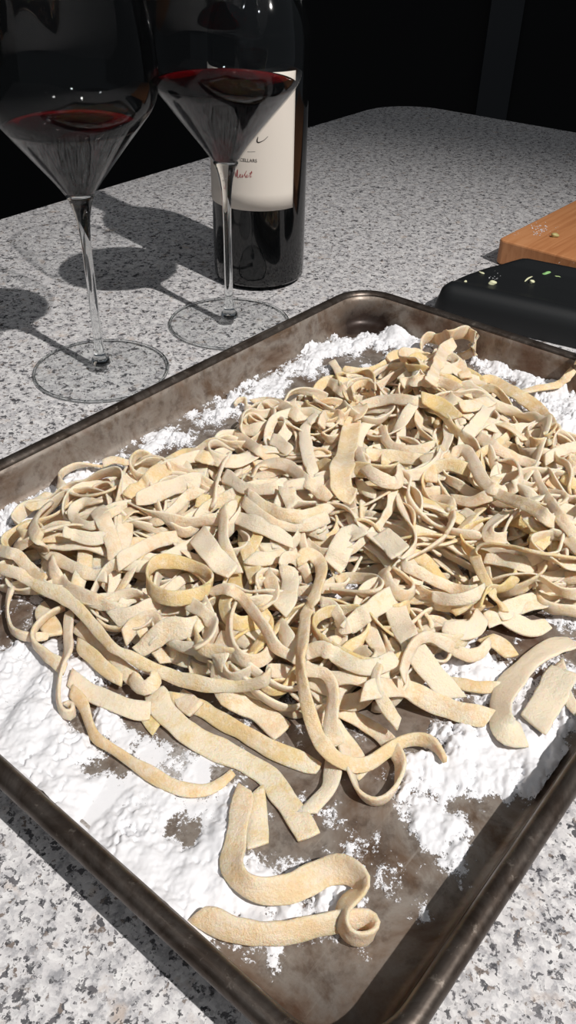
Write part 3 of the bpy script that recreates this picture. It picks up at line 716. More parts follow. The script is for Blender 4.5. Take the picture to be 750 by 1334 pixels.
G1 = dict
TRACES = [
 # lowest first; (label, width mm, points (x, y[, roll[, lift mm]]), options)
 ('short square-ended pasta piece on flour at the left, under the long pan wall', 12, [(34, 662, 15), (52, 655, 20), (72, 643, 20)], G1(flour=.3)),
 ('pasta ribbon bent in a wide open hook, leftmost beside the long pan wall', 8, [(133, 608, 20), (105, 606, 60), (84, 614, 90), (77, 627, 80), (88, 640, -50), (112, 648, -40), (142, 640, -35), (168, 624, -30)], G1(flour=.35)),
 ('pasta ribbon arching away from the hooked one towards the upper left pan wall', 7, [(133, 604, 30), (148, 599, 30, 3), (170, 604, 30, 3), (200, 614, 20)], G1(flour=.2)),
 ('yellowish broad pasta ribbon sweeping up behind the textured one, left of the heap middle', 11, [(166, 648, 25), (190, 632, 40), (215, 610, 45), (240, 594, 40), (262, 594, 20), (282, 602, 10)], G1(flour=.15)),
 ('pasta ribbon curled into a coin-sized ring on the left of the heap', 7, [(134, 652, 30), (108, 655, -50), (95, 664, -80), (96, 675, 80), (110, 684, 60), (128, 683, 50), (142, 670, 50), (158, 662, 50)], G1(flour=.4)),
 ('brown-shaded pasta ribbon standing on edge below the yellowish broad one, left of the heap middle', 12, [(176, 652, 55), (205, 641, 60), (232, 632, 60), (262, 624, 50)], G1(flour=.7)),
 ('pasta ribbon draped in a shallow hanging curve under the brown-shaded one', 7, [(163, 674, 30), (185, 679, 50), (208, 678, 60), (226, 664, 50), (242, 648, 45), (262, 637, 40)], G1(flour=.45)),
 ('pasta ribbon folded to a point like a letter V, left of the heap middle', 12, [(128, 662, 25), (136, 682, 15), (146, 706, 10), (153, 728, 5), (158, 708, 15), (162, 688, 20), (164, 668, 30)], G1(flour=.3)),
 ('pasta ribbon running right from the point of the V-folded one', 9, [(152, 734, 30), (175, 720, 45), (202, 706, 55), (232, 699, 50)], G1(flour=.4)),
 ('very floury white pasta ribbon left of the V-folded one', 9, [(82, 692, 30), (100, 698, 45), (118, 702, 45), (138, 700, 30)], G1(flour=.9)),
 ('pasta ribbon winding down the left side of the heap from beside the small ring', 9, [(62, 657, 30), (47, 674, 50), (42, 690, 40), (54, 706, 30), (64, 722, 40), (88, 735, 50), (114, 747, 40), (140, 752, 20)], G1(flour=.35)),
 ('pasta ribbon entering from the left picture edge, uppermost of the strands there', 8, [(-22, 712, 40), (0, 718, 40), (22, 724, 45), (38, 742, 35), (58, 758, 30)], G1(flour=.3)),
 ('pasta ribbon looped low at the left picture edge with both ends under the heap', 6, [(16, 762, 60), (11, 780, 70), (10, 800, 80), (16, 820, 80), (32, 829, 70), (48, 830, 60), (64, 829, 40)], G1(flour=.35)),
 ('flat pasta end pointing down beside the hanging loop, near left lobe of the heap', 13, [(52, 788, 5), (62, 808, 5), (72, 828, 5)], G1(flour=.2)),
 ('pasta ribbon making a wide backward C at the near left of the heap', 7, [(85, 791, 50), (65, 800, 65, 1), (47, 817, 80, 2), (43, 835, 80, 1), (56, 850, 60), (74, 864, 40), (86, 872, 20)], G1(flour=.3)),
 ('thin pasta ribbon slanting from the C-shaped one to the heap edge, near left', 8, [(100, 838, 40), (118, 853, 45), (138, 872, 40), (160, 888, 30)], G1(flour=.15)),
 ('pasta ribbon with a flat front, running under the longest strand, near left lobe', 9, [(98, 815, 30), (118, 830, 40), (140, 850, 50), (160, 872, 40), (182, 893, 30)], G1(flour=.3)),
 ('small triangular pasta tip lying on bare metal below the flat white-dusted strand', 12, [(206, 928, 5), (198, 938, 5), (190, 950, 5)], G1(flour=.1)),
 ('white-dusted straight pasta ribbon reaching right from the curled strand, near left', 10, [(90, 882, 15), (112, 899, 20), (142, 913, 25), (172, 924, 25), (197, 927, 15)], G1(flour=.65)),
 ('long thin pasta ribbon trailing off the near left of the heap across the flour', 7, [(92, 898, 30), (108, 918, 40), (116, 942, 50), (126, 962, 50), (152, 980, 50), (180, 998, 45), (206, 1014, 35), (232, 1027, 20), (262, 1030, 15), (285, 1022, 10), (304, 1006, 5)], G1(flour=.2)),
 ('pasta ribbon hanging straight down and ending in a tight curl, near left of the heap', 7, [(90, 796, 20, 2), (89, 822, 20, 3), (89, 848, 40, 3), (80, 872, 65, 2), (76, 900, 80), (79, 924, 88), (89, 934, 88), (97, 926, 88), (94, 917, 85), (87, 921, 85)], G1(flour=.45)),
 ('slender pasta ribbon beneath the broad foreground one, trailing to the lower right', 9, [(222, 912, 15), (258, 922, 20), (290, 940, 30), (322, 958, 35), (356, 978, 35), (387, 991, 25), (417, 1002, 10)], G1(flour=.15)),
 ('pasta ribbon falling down the front of the heap behind the long lying strand', 12, [(297, 820, 30), (288, 845, 25), (284, 875, 30), (292, 905, 40), (316, 918, 30), (343, 932, 20), (370, 955, 10)], G1(flour=.35)),
 ('crumpled pasta end poking out at the heap front below the lying strand', 13, [(232, 905, 10), (246, 918, 15), (258, 925, 10)], G1(flour=.4)),
 ('broad dusted pasta ribbon running furthest down the pan below the heap', 13, [(200, 898, 20), (212, 924, 10), (235, 948, 8), (262, 966, 5), (295, 982, 5), (330, 1000, 5), (352, 1015, 5), (368, 1038, 5), (386, 1064, 3), (404, 1092, 0)], G1(flour=.4)),
 ('pasta ribbon on edge spanning the near left lobe beside the longest strand', 9, [(66, 726, 60), (72, 748, 55), (90, 767, 50), (117, 780, 60), (143, 790, 60), (166, 798, 45)], G1(flour=.4)),
 # lower middle
 ('pale pasta ribbon lying straight across the near left of the heap middle', 11, [(145, 806, 50), (175, 800, 50), (205, 790, 50), (240, 788, 35)], G1(flour=.8)),
 ('pasta ribbon bunched like a small knot, near left of the heap middle', 10, [(160, 832, 30), (178, 812, 60), (200, 805, 70), (205, 825, 60), (190, 840, 40)], G1(flour=.3)),
 ('broad rough pasta ribbon below the yellow ring', 12, [(178, 850, 30), (195, 838, 45), (215, 822, 50), (245, 818, 45), (266, 808, 20)], G1(flour=.4)),
 ('pasta ribbon bending sharply below the yellow ring', 9, [(240, 783, 35), (262, 795, 45), (278, 812, 60), (270, 835, 45), (252, 845, 20)], G1(flour=.5)),
 ('pasta ribbon dipping like a cup in the lower middle of the heap', 8, [(306, 785, 60), (300, 808, 75), (300, 832, 80), (308, 851, 75), (328, 862, 60), (346, 855, 55), (357, 840, 60)], G1(flour=.35)),
 ('pasta ribbon arching over the cup-shaped one from the yellow ring', 7, [(272, 774, 60), (292, 767, 55, 3), (312, 776, 55, 4), (330, 796, 60, 4), (345, 818, 65, 3), (358, 840, 70, 2), (375, 852, 40), (398, 862, 20)], G1(flour=.35)),
 ('straight pasta ribbon low at the heap front under the tall yellow one', 9, [(345, 872, 30), (375, 878, 30), (408, 890, 25), (440, 902, 20)], G1(flour=.4)),
 ('long dusted pasta ribbon winding across the lower middle to the right', 8, [(398, 852, 40), (418, 845, 50, 2), (442, 856, 45), (465, 869, 40), (490, 868, 40), (516, 856, 30)], G1(flour=.6)),
 ('flat pasta ribbon lying at the heap front right of the tall yellow one', 12, [(402, 898, 10), (420, 925, 10), (440, 955, 8), (462, 985, 8), (474, 1012, 5)], G1(flour=.3)),
 ('broad pasta ribbon stretched along the near right front of the heap', 11, [(470, 902, 20), (500, 896, 35), (530, 898, 45), (560, 914, 45), (600, 928, 40), (640, 936, 25)], G1(flour=.3)),
 ('thin pasta ribbon behind the broad front one, running to the folded sheet', 7, [(575, 886, 20), (612, 894, 25), (650, 896, 20)], G1(flour=.2)),
 ('grey-shaded flat pasta ribbon slanting down the near right of the heap', 13, [(512, 782, 15), (522, 812, 18), (538, 842, 20), (556, 868, 20), (575, 892, 18), (592, 910, 10)], G1(flour=.7)),
 ('pasta ribbon looping over the grey-shaded slanting one', 8, [(523, 886, 50), (528, 862, 60, 2), (540, 838, 65, 3), (555, 829, 60, 3), (575, 836, 60, 2), (598, 850, 55), (620, 853, 50), (638, 836, 40)], G1(flour=.4)),
 ('pasta ribbon dangling like a tail at the near right heap front', 7, [(494, 864, 20, 1), (489, 885, 30), (491, 902, 40), (505, 925, 35), (520, 944, 20)], G1(flour=.5)),
 ('pasta ribbon in a deep U with its bend lying on the bare pan', 8, [(408, 896, 10), (428, 915, 15), (455, 932, 20), (483, 948, 20), (505, 965, 30), (520, 990, 55), (520, 1015, 75), (508, 1036, 85), (488, 1045, 85), (468, 1034, 80), (458, 1010, 60), (448, 980, 40), (438, 950, 20)], G1(flour=.45)),
 ('short dusted pasta strip laid over the tip of the broad foreground ribbon', 9, [(434, 990, 10), (433, 1006, 10, 1), (428, 1026, 10, 2), (412, 1045, 5, 1), (399, 1060, 0)], G1(flour=.5)),
 ('tan pasta ribbon dropping down the heap front to join the S-shaped one', 8, [(383, 878, 20), (402, 874, 30, 1), (424, 878, 40, 2), (434, 898, 40, 2), (434, 922, 30, 2), (430, 945, 20, 1), (440, 972, 15)], G1(flour=.45)),
 # right
 ('floury sheet-like pasta ribbon folded into a triangle on the near right of the pan', 15, [(748, 836, 20), (722, 842, 15), (696, 858, 12), (672, 880, 25), (656, 908, 40), (652, 938, 45), (664, 954, 30), (684, 958, 15)], G1(flour=.85, lift=1)),
 ('narrow floury pasta ribbon beside the folded triangle, at the right picture edge', 8, [(728, 862, 20), (733, 888, 30), (741, 912, 40), (756, 930, 30)], G1(flour=.85)),
 ('white triangular flap of dough inside the folded sheet, near right', 19, [(734, 872, 5), (722, 896, 5), (708, 922, 5), (694, 946, 5)], G1(flour=1.3)),
 ('flat pasta piece behind the folded triangle', 12, [(630, 830, 10), (652, 840, 10), (668, 856, 10)], G1(flour=.1)),
 ('pasta ribbon with a rounded tongue end on the near right', 12, [(632, 810, 20), (652, 802, 35), (672, 812, 25), (694, 820, 15), (714, 812, 20)], G1(flour=.6)),
 ('broad textured pasta ribbon above the rounded tongue end', 12, [(648, 800, 25), (678, 787, 40), (702, 780, 45), (720, 776, 40)], G1(flour=.6)),
 ('pasta ribbon running off the right picture edge, lowest of three there', 9, [(674, 748, 50), (700, 754, 50), (727, 770, 45), (755, 778, 40), (790, 775, 20)], G1(flour=.6)),
 ('pasta ribbon running off the right picture edge, middle of three there', 10, [(630, 728, 45), (662, 730, 45), (694, 740, 50), (727, 749, 45), (770, 752, 30)], G1(flour=.45)),
 ('yellow pasta ribbon bent over itself on the right, its long arm leaving the frame', 7, [(775, 729, 30, 2), (745, 727, 35, 3), (706, 722, 40, 3), (666, 713, 45, 3), (634, 710, 45, 4), (619, 718, 50, 4), (624, 742, 25, 3), (640, 770, 20, 1), (656, 797, 10)], G1(flour=.1)),
 ('floury pasta ribbon curving below a dark gap, right of the heap middle', 8, [(562, 777, 50), (588, 782, 60), (614, 777, 55), (632, 766, 40)], G1(flour=.7)),
 ('long pasta ribbon drawing a big S through the right middle of the heap', 7, [(560, 652, 40), (582, 652, 50, 2), (589, 672, 60, 3), (578, 700, 65, 3), (552, 718, 60, 3), (525, 733, 55, 2), (545, 746, 50, 1), (578, 762, 50), (604, 770, 60), (622, 766, 60)], G1(flour=.45)),
 ('pasta ribbon with split layers low on the right of the heap', 10, [(575, 818, 30), (598, 822, 30), (620, 818, 30), (628, 800, 20)], G1(flour=.7)),
 ('long diagonal pasta ribbon from the right middle to the right picture edge', 9, [(620, 618, 40), (640, 638, 40, 2), (662, 650, 45, 2), (690, 660, 50, 2), (715, 677, 50, 2), (735, 698, 50, 1), (757, 722, 40)], G1(flour=.45)),
 ('pasta ribbon crossing the long diagonal one on the right', 7, [(694, 610, 40), (708, 640, 45), (726, 670, 50), (752, 700, 40)], G1(flour=.45)),
 ('straight pasta ribbon pointing to the long diagonal one', 8, [(588, 650, 45), (614, 653, 50), (645, 644, 45)], G1(flour=.3)),
 ('pasta ribbon rolled like a scroll on the right of the heap', 11, [(668, 665, 25), (648, 678, 20), (634, 694, 50), (643, 703, 80), (660, 700, 60)], G1(flour=.5, cup=.12)),
 ('wide flat pasta piece right of the scroll-shaped one', 13, [(690, 672, 20), (704, 690, 15), (698, 712, 10)], G1(flour=.15)),
 ('bright yellow pasta ribbon at the right picture edge, halfway up', 10, [(732, 620, 40), (748, 630, 45), (770, 634, 30)], G1(flour=0)),
 # middle
 ('pasta ribbon bent to a long flat loop in the lower middle', 8, [(420, 764, 40), (442, 755, 45), (466, 752, 60), (490, 757, 75), (496, 768, 80), (478, 774, 60), (452, 772, 55), (430, 768, 40)], G1(flour=.5)),
 ('pasta ribbon forming a narrow eyelet right of the long flat loop', 8, [(500, 742, 40), (502, 756, 60), (516, 772, 75), (532, 777, 80), (541, 768, 85), (528, 752, 70), (512, 740, 55)], G1(flour=.4)),
 ('floury pasta ribbon rising diagonally towards the narrow eyelet', 11, [(450, 822, 30), (468, 806, 45), (490, 790, 50), (515, 773, 40)], G1(flour=.6)),
 ('floury white pasta ribbon bending down beside the tall yellow one', 8, [(416, 785, 50), (434, 792, 60), (446, 812, 60), (452, 826, 40)], G1(flour=.85)),
 ('floury torn pasta piece in the very middle of the heap', 13, [(434, 740, 15), (444, 715, 20), (456, 695, 30), (470, 700, 20)], G1(flour=.85)),
 ('grey-tinged square pasta piece in the middle of the heap', 14, [(494, 695, 25), (510, 708, 15), (522, 722, 5)], G1(flour=.7)),
 ('pasta ribbon hooked around the yellow square fold', 9, [(345, 745, 50), (356, 765, 60), (354, 785, 50), (335, 795, 30)], G1(flour=.4)),
 ('pasta ribbon standing upright in the middle left of the heap', 9, [(290, 660, 60, 3), (292, 682, 50, 3), (291, 704, 45, 2), (298, 724, 40, 1), (307, 748, 30)], G1(flour=.5)),
 ('broad grey-floured pasta ribbon left of the upright one', 14, [(256, 694, 10), (270, 714, 15), (288, 734, 20), (305, 746, 20)], G1(flour=.7)),
 ('narrow yellow fold of pasta in the middle of the heap', 9, [(318, 706, 20), (326, 730, 15), (334, 758, 5)], G1(flour=.1)),
 ('pasta ribbon lying level below the nest-shaped swirl', 9, [(322, 727, 40), (348, 728, 45), (374, 721, 45), (412, 712, 35)], G1(flour=.65)),
 ('rough pasta ribbon just below the outer arc of the nest-shaped swirl', 10, [(303, 673, 30), (332, 682, 35), (356, 694, 35), (382, 708, 25)], G1(flour=.7)),
 ('outermost pasta ribbon of the nest-shaped swirl above the heap middle', 8, [(316, 652, 40), (338, 672, 50), (366, 684, 60), (400, 684, 60), (428, 673, 50)], G1(flour=.4)),
 ('second pasta ribbon of the nest-shaped swirl, inside the outermost one', 9, [(322, 644, 45), (346, 661, 55), (372, 671, 60), (404, 672, 60), (432, 658, 45)], G1(flour=.35)),
 ('pasta ribbon crossing the inside of the nest-shaped swirl', 9, [(292, 618, 30), (318, 636, 40), (348, 637, 50), (376, 630, 35)], G1(flour=.8)),
 ('pasta ribbon capping the top of the nest-shaped swirl', 8, [(326, 628, -60), (334, 610, -50, 2), (352, 603, 40, 3), (376, 608, 50, 3), (400, 628, 50, 2), (430, 650, 45)], G1(flour=.35)),
 ('short upright pasta stub inside the nest-shaped swirl', 9, [(372, 635, 30), (378, 650, 30), (382, 662, 20)], G1(flour=.6)),
 ('pasta ribbon on edge dropping into the heap left of the nest-shaped swirl', 7, [(298, 590, 40), (288, 610, 60), (281, 634, 75), (278, 658, 60)], G1(flour=.7)),
 # upper
 ('grey-shaded pasta flap in the upper left of the heap', 10, [(352, 572, 30), (366, 578, 40), (378, 590, 30)], G1(flour=.7)),
 ('pasta ribbon hanging over the upper left of the heap beside the white strip', 9, [(305, 565, 40), (325, 578, 50), (345, 592, 50), (362, 600, 30)], G1(flour=.3)),
 ('pasta ribbon sloping down the upper left edge of the heap', 9, [(330, 525, 20), (352, 522, 35), (378, 535, 45), (395, 548, 30)], G1(flour=.3)),
 ('brightest white flour-coated pasta strip in the upper middle', 9, [(412, 540, 10, 2), (398, 556, 10, 3), (398, 578, 5, 3), (404, 604, 5, 2), (411, 626, 5, 1)], G1(flour=3.0)),
 ('pasta ribbon circling into an open loop right of the white strip', 8, [(418, 556, 50), (422, 542, 60), (438, 540, 70), (448, 553, 80), (444, 568, 80), (428, 572, 70), (416, 562, 50)], G1(flour=.3)),
 ('yellow pasta ribbon ending in a downward cup in the upper middle', 14, [(470, 530, 10, 2), (458, 556, 10, 4), (452, 586, 8, 5), (444, 616, 5, 5), (447, 640, 15, 3), (462, 650, 30, 1)], G1(flour=.15, cup=.12)),
 ('pasta ribbon sweeping right from behind the cup-ended yellow one', 9, [(462, 582, 40), (472, 606, 50), (492, 622, 55), (518, 628, 55), (522, 605, 60)], G1(flour=.4)),
 ('flat pasta ribbon running level in the upper right middle', 9, [(476, 592, 40), (502, 593, 45), (532, 597, 45), (562, 602, 35)], G1(flour=.3)),
 ('pasta ribbon dipping in a shallow bowl, upper right middle', 8, [(498, 556, 60), (503, 574, 60), (520, 586, 60), (548, 586, 55), (570, 576, 45)], G1(flour=.4)),
 ('short vertical pasta ribbon on the upper right of the heap', 10, [(556, 592, 10), (559, 610, 10), (562, 628, 5)], G1(flour=.25)),
 ('pasta ribbon wriggling down from the upper right to the long diagonal one', 9, [(586, 592, 45), (606, 586, 40, 2), (618, 606, 35, 2), (632, 630, 35, 1), (655, 640, 45), (678, 626, 60), (674, 604, 60), (650, 600, 45)], G1(flour=.5)),
 ('pasta ribbon sloping right under the broad yellow sweep', 8, [(622, 568, 35), (646, 584, 40), (672, 597, 45), (700, 608, 35)], G1(flour=.35)),
 ('pasta ribbon rising to the right in front of the broad yellow sweep', 10, [(608, 566, 40), (624, 548, 30, 1), (640, 524, 30, 2)], G1(flour=.8)),
 ('small flat pasta piece left of the broad yellow sweep', 10, [(598, 530, 30), (618, 528, 35), (640, 522, 30)], G1(flour=.3)),
 ('long level pasta ribbon at the upper part of the heap', 8, [(472, 528, 35), (500, 521, 45), (530, 521, 50), (560, 527, 45)], G1(flour=.5)),
 ('yellow pasta ribbon under the long level one, upper right', 12, [(548, 518, 25), (572, 528, 30), (596, 545, 35)], G1(flour=0)),
 ('pasta ribbon with deep shade behind it, upper right of the heap', 9, [(522, 500, 50), (548, 496, 60), (576, 498, 65), (596, 508, 50)], G1(flour=.3)),
 ('broad yellow pasta ribbon sweeping to the right over the flour, upper right', 12, [(628, 500, 50, 1), (640, 496, 30, 3), (664, 508, 25, 4), (692, 526, 30, 4), (712, 546, 45, 3), (718, 564, 75, 1), (704, 577, 80), (690, 578, 60)], G1(flour=.1)),
 ('pasta ribbon leaning on the right pan wall and over its rim', 8, [(676, 512, 20), (700, 506, 25), (728, 500, 25), (746, 482, 20, 8), (766, 455, 15, 14)], G1(flour=.2)),
 ('thin pasta ribbon heading off the right picture edge above the bright yellow one', 8, [(708, 600, 40), (728, 588, 45), (760, 578, 40)], G1(flour=.6)),
 ('small upright pasta strip at the far edge of the heap, over the dark flour patch', 8, [(432, 470, 30, 2), (440, 482, 20, 2), (445, 498, 10)], G1(flour=.4)),
 ('thin pasta string joining the far strands across the flour patch', 6, [(446, 480, 50), (472, 484, 60), (498, 474, 50), (514, 464, 40)], G1(flour=.2)),
 ('pasta ribbon arching at the far left end of the heap', 9, [(418, 496, 50), (434, 500, 60), (450, 514, 55)], G1(flour=.4)),
 ('tightly curled pasta end at the far edge of the heap', 8, [(462, 520, 60), (460, 506, 70), (472, 499, 80), (486, 504, 80), (484, 516, 80), (474, 516, 80)], G1(flour=.2)),
 ('small curled pasta end lying by the upper left pan wall', 6, [(306, 528, 70), (310, 521, 80), (320, 522, 85), (320, 532, 85), (330, 530, 70)], G1(flour=.5)),
 ('pasta ribbon folded over at the far tip below the tall loop', 11, [(506, 470, 30), (520, 462, 40), (540, 466, 40), (534, 482, 60)], G1(flour=.1)),
 ('short broad pasta ribbon leaning down right of the far tip', 12, [(592, 466, 15), (600, 478, 15), (608, 492, 10)], G1(flour=.2)),
 ('pasta ribbons twist rising through the far tip', 11, [(560, 500, 30), (568, 478, 30, 3), (578, 458, 30, 6), (592, 446, 30, 8)], G1(flour=.3)),
 ('tall standing loop of pasta at the far tip of the heap, touching the rim line', 13, [(550, 466, 80, 0), (549, 450, 85, 0), (557, 440, 95, 1), (572, 442, 105, 1), (588, 436, 110, 2), (606, 433, 105, 2), (618, 442, 90, 2), (616, 456, 80, 1), (602, 464, 70, 0), (584, 466, 60, 0)], G1(flour=.25)),
 # upmost
 ('yellow pasta ribbon curled into the large open ring on the left middle of the heap', 10, [(262, 770, 80), (277, 760, 90, 3), (264, 744, 115, 4), (238, 734, 120, 5), (210, 731, 115, 5), (194, 742, 95, 4), (192, 758, 80, 3), (202, 773, 65, 2), (224, 780, 58, 2), (250, 776, 58, 2), (274, 767, 55, 2)], G1(flour=.05)),
 ('pasta ribbon standing on edge at the top of the tall yellow arch', 7, [(366, 738, 50), (372, 726, 60, 2), (386, 728, 60, 3), (398, 744, 60, 2), (404, 760, 50)], G1(flour=.5)),
 ('pale pasta ribbon hanging from behind the tall yellow arch', 12, [(372, 736, 20), (378, 756, 20), (372, 780, 15), (362, 796, 5)], G1(flour=.6)),
 ('tall yellow pasta arch snaking down the heap front to an S curl on the pan', 8, [(386, 732, 40, 3), (400, 722, 40, 5), (415, 728, 35, 6), (419, 748, 25, 6), (410, 775, 20, 5), (398, 804, 25, 5), (393, 838, 50, 5), (391, 868, 65, 4), (395, 896, 60, 4), (402, 926, 35, 4), (412, 956, 20, 3), (430, 982, 20, 2), (456, 996, 35, 1), (482, 994, 50), (508, 976, 60), (535, 963, 65), (558, 966, 75), (572, 977, 80), (580, 992, 80)], G1(flour=.15)),
 ('longest pasta strand, running from the left picture edge to the heap middle', 8, [(-25, 738, 40, 2), (0, 742, 45, 2), (22, 747, 45, 3), (48, 763, 45, 3), (78, 775, 40, 3), (97, 788, 35, 3), (114, 806, 35, 3), (132, 828, 40, 3), (148, 845, 45, 3), (173, 858, 45, 3), (200, 871, 50, 3), (236, 885, 55, 3), (280, 893, 60, 3), (324, 893, 65, 3), (346, 886, 75, 3), (352, 876, 85, 3)], G1(flour=.35)),
 ('crimped pasta bow where the longest strand meets the broad foreground ribbon', 8, [(170, 880, 50), (176, 892, 60), (190, 897, 65), (202, 888, 60), (200, 874, 40)], G1(flour=.3)),
 # foreground
 ('short pasta layer doubled beside the zigzag ribbon, nearest the viewer', 10, [(334, 1028, 5), (335, 1060, 5), (335, 1104, 5)], G1(flour=.3)),
 ('large zigzag pasta ribbon lying alone nearest the viewer, curled at its right end', 12, [(320, 1026, 5, 1), (313, 1062, 5, 1), (306, 1100, 10), (304, 1130, 35), (318, 1152, 55), (345, 1160, 45), (375, 1158, 30), (402, 1148, 20), (428, 1134, 15), (450, 1132, 45, 1), (470, 1144, 70, 2), (472, 1158, 60, 3), (456, 1172, 30, 4), (447, 1186, 50, 4), (446, 1204, 70, 2), (458, 1221, 80, 1), (478, 1222, 88), (489, 1210, 95), (480, 1199, 110), (460, 1199, 118), (432, 1203, 122), (392, 1211, 124), (355, 1218, 124), (312, 1213, 128), (280, 1202, 132), (254, 1189, 135)], G1(flour=.25)),
]


# the buried bottom layer, too hidden to pick strands apart: one object
bed = [filler(3000 + i) for i in range(130)]
bm = bmesh.new()
for o in bed:
    k0 = len(bm.verts); bm.from_mesh(o.data); bm.verts.ensure_lookup_table()
    for v in bm.verts[k0:]: v.co += o.location
    d_ = o.data; bpy.data.objects.remove(o); bpy.data.meshes.remove(d_)
me = bpy.data.meshes.new('buried_pasta'); bm.to_mesh(me); bm.free()
me.polygons.foreach_set('use_smooth', [True] * len(me.polygons)); me.materials.clear(); me.materials.append(M_PASTA)
o = bpy.data.objects.new('buried_pasta', me); col.objects.link(o); o['flour'] = 0.5
tag(o, 'mass of pasta ribbons buried under the others at the bottom of the heap', 'pasta', kind='stuff')
N_FILL = 190
for i in range(N_FILL): filler(i)
print('heap height', (HM[inm] - ZF).mean(), (HM[inm]).max())

def traced(i, label, w, pts, flour=0.35, lift=0.0, t=0.0015, group=None, auto=True, cup=None):
    """pts: (x, y, roll in degrees or None) in the photograph; laid on whatever is below it"""
    w = w * (0.74 if np.mean([p[1] for p in pts]) < 860 else 0.74) / 1000.0; r_ = np.random.default_rng(5000 + i)
    px = np.array([p[:2] for p in pts], float)
    # first guess of the heights
    z = np.full(len(px), 0.006)
    for _ in range(8):
        T_ = np.array([px_tray(x, y, zz) for (x, y), zz in zip(px, z)])
        z = 0.5 * z + 0.5 * (hm(T_[:, 0], T_[:, 1]) + 0.004)
    T_ = np.array([px_tray(x, y, zz) for (x, y), zz in zip(px, z)])
    K_ = np.arange(len(px), dtype=float)
    P, s = cr_interp(np.column_stack([T_, 0 * z, px, K_]), STEP)
    U, Vv, pxx, pyy, kk = P[:, 0], P[:, 1], P[:, 3], P[:, 4], P[:, 5]
    hdg = np.unwrap(np.arctan2(np.gradient(Vv), np.gradient(U))); Kc = np.abs(np.gradient(hdg) / STEP)
    auto_a = np.degrees(np.clip(smooth1(Kc, 9) / 70, 0, 1) * 1.3 + 0.2)
    rolls = np.array([np.nan if (len(p) < 3 or p[2] is None) else p[2] for p in pts], float)
    if np.mean([p[1] for p in pts]) < 880: lift = lift + (3.0 if i > len(TRACES) - 9 else 1.4)
    lf = np.interp(kk, K_, [p[3] / 1000.0 if len(p) > 3 else 0.0 for p in pts]) + lift / 1000.0
    if np.isnan(rolls).all(): A = np.radians(auto_a)
    else:
        ok_ = ~np.isnan(rolls); A = np.radians(np.interp(kk, K_[ok_], rolls[ok_]))
    A = smooth1(A, 7) + 0.12 * smooth1(r_.standard_normal(len(A)), 15) * 2
    for _ in range(4):
        Zb = settle(U, Vv, A, w, 5) + smooth1(lf, 5)
        Zc = smooth1(Zb + t / 2 + np.abs(np.sin(A)) * w * 0.47 - 0.0004, 5)
        Q = np.array([px_tray(x, y, zz) for x, y, zz in zip(pxx, pyy, Zc)])
        U, Vv = smooth1(Q[:, 0], 3), smooth1(Q[:, 1], 3)
    commit(U, Vv, Zb, A, w, t)
    o = ribbon_mesh('pasta_ribbon', U, Vv, Zc, A, w, t, cup=r_.uniform(-0.05, 0.05) if cup is None else cup, seed=900 + i)
    tag(o, label, 'pasta', group or 'pasta ribbons lying on top of the heap'); o['flour'] = float(flour)
    return o
for i, T_ in enumerate(TRACES):
    traced(i, *T_[:3], **(T_[3] if len(T_) > 3 else {}))

# ------------------------------------------------------------------ wine glasses
GLASS = [(0.0034, 0.0125), (0.0031, 0.03), (0.0030, 0.06), (0.0031, 0.085), (0.0038, 0.100), (0.0056, 0.111), (0.0088, 0.1195), (0.0140, 0.1275), (0.0220, 0.1375),
         (0.0320, 0.1495), (0.0410, 0.1600), (0.0478, 0.1685), (0.0512, 0.1765), (0.0524, 0.1860), (0.0520, 0.1980), (0.0500, 0.2140), (0.0468, 0.2320), (0.0430, 0.2500), (0.0398, 0.2650)]
BOWL0 = 6
def dense(prof, k=6):
    P = np.array(prof); Q = np.vstack([2 * P[0] - P[1], P, 2 * P[-1] - P[-2]]); out = []
    for i in range(len(P) - 1):
        a, b, c, d = Q[i:i + 4]
        for j in range(k):
            t = j / k; out.append(0.5 * (2 * b + (c - a) * t + (2 * a - 5 * b + 4 * c - d) * t * t + (3 * b - a - 3 * c + d) * t ** 3))
    out.append(P[-1]); return [tuple(p) for p in out]
OUT = dense(GLASS)
out_r = lambda z: float(np.interp(z, [p[1] for p in OUT], [p[0] for p in OUT]))
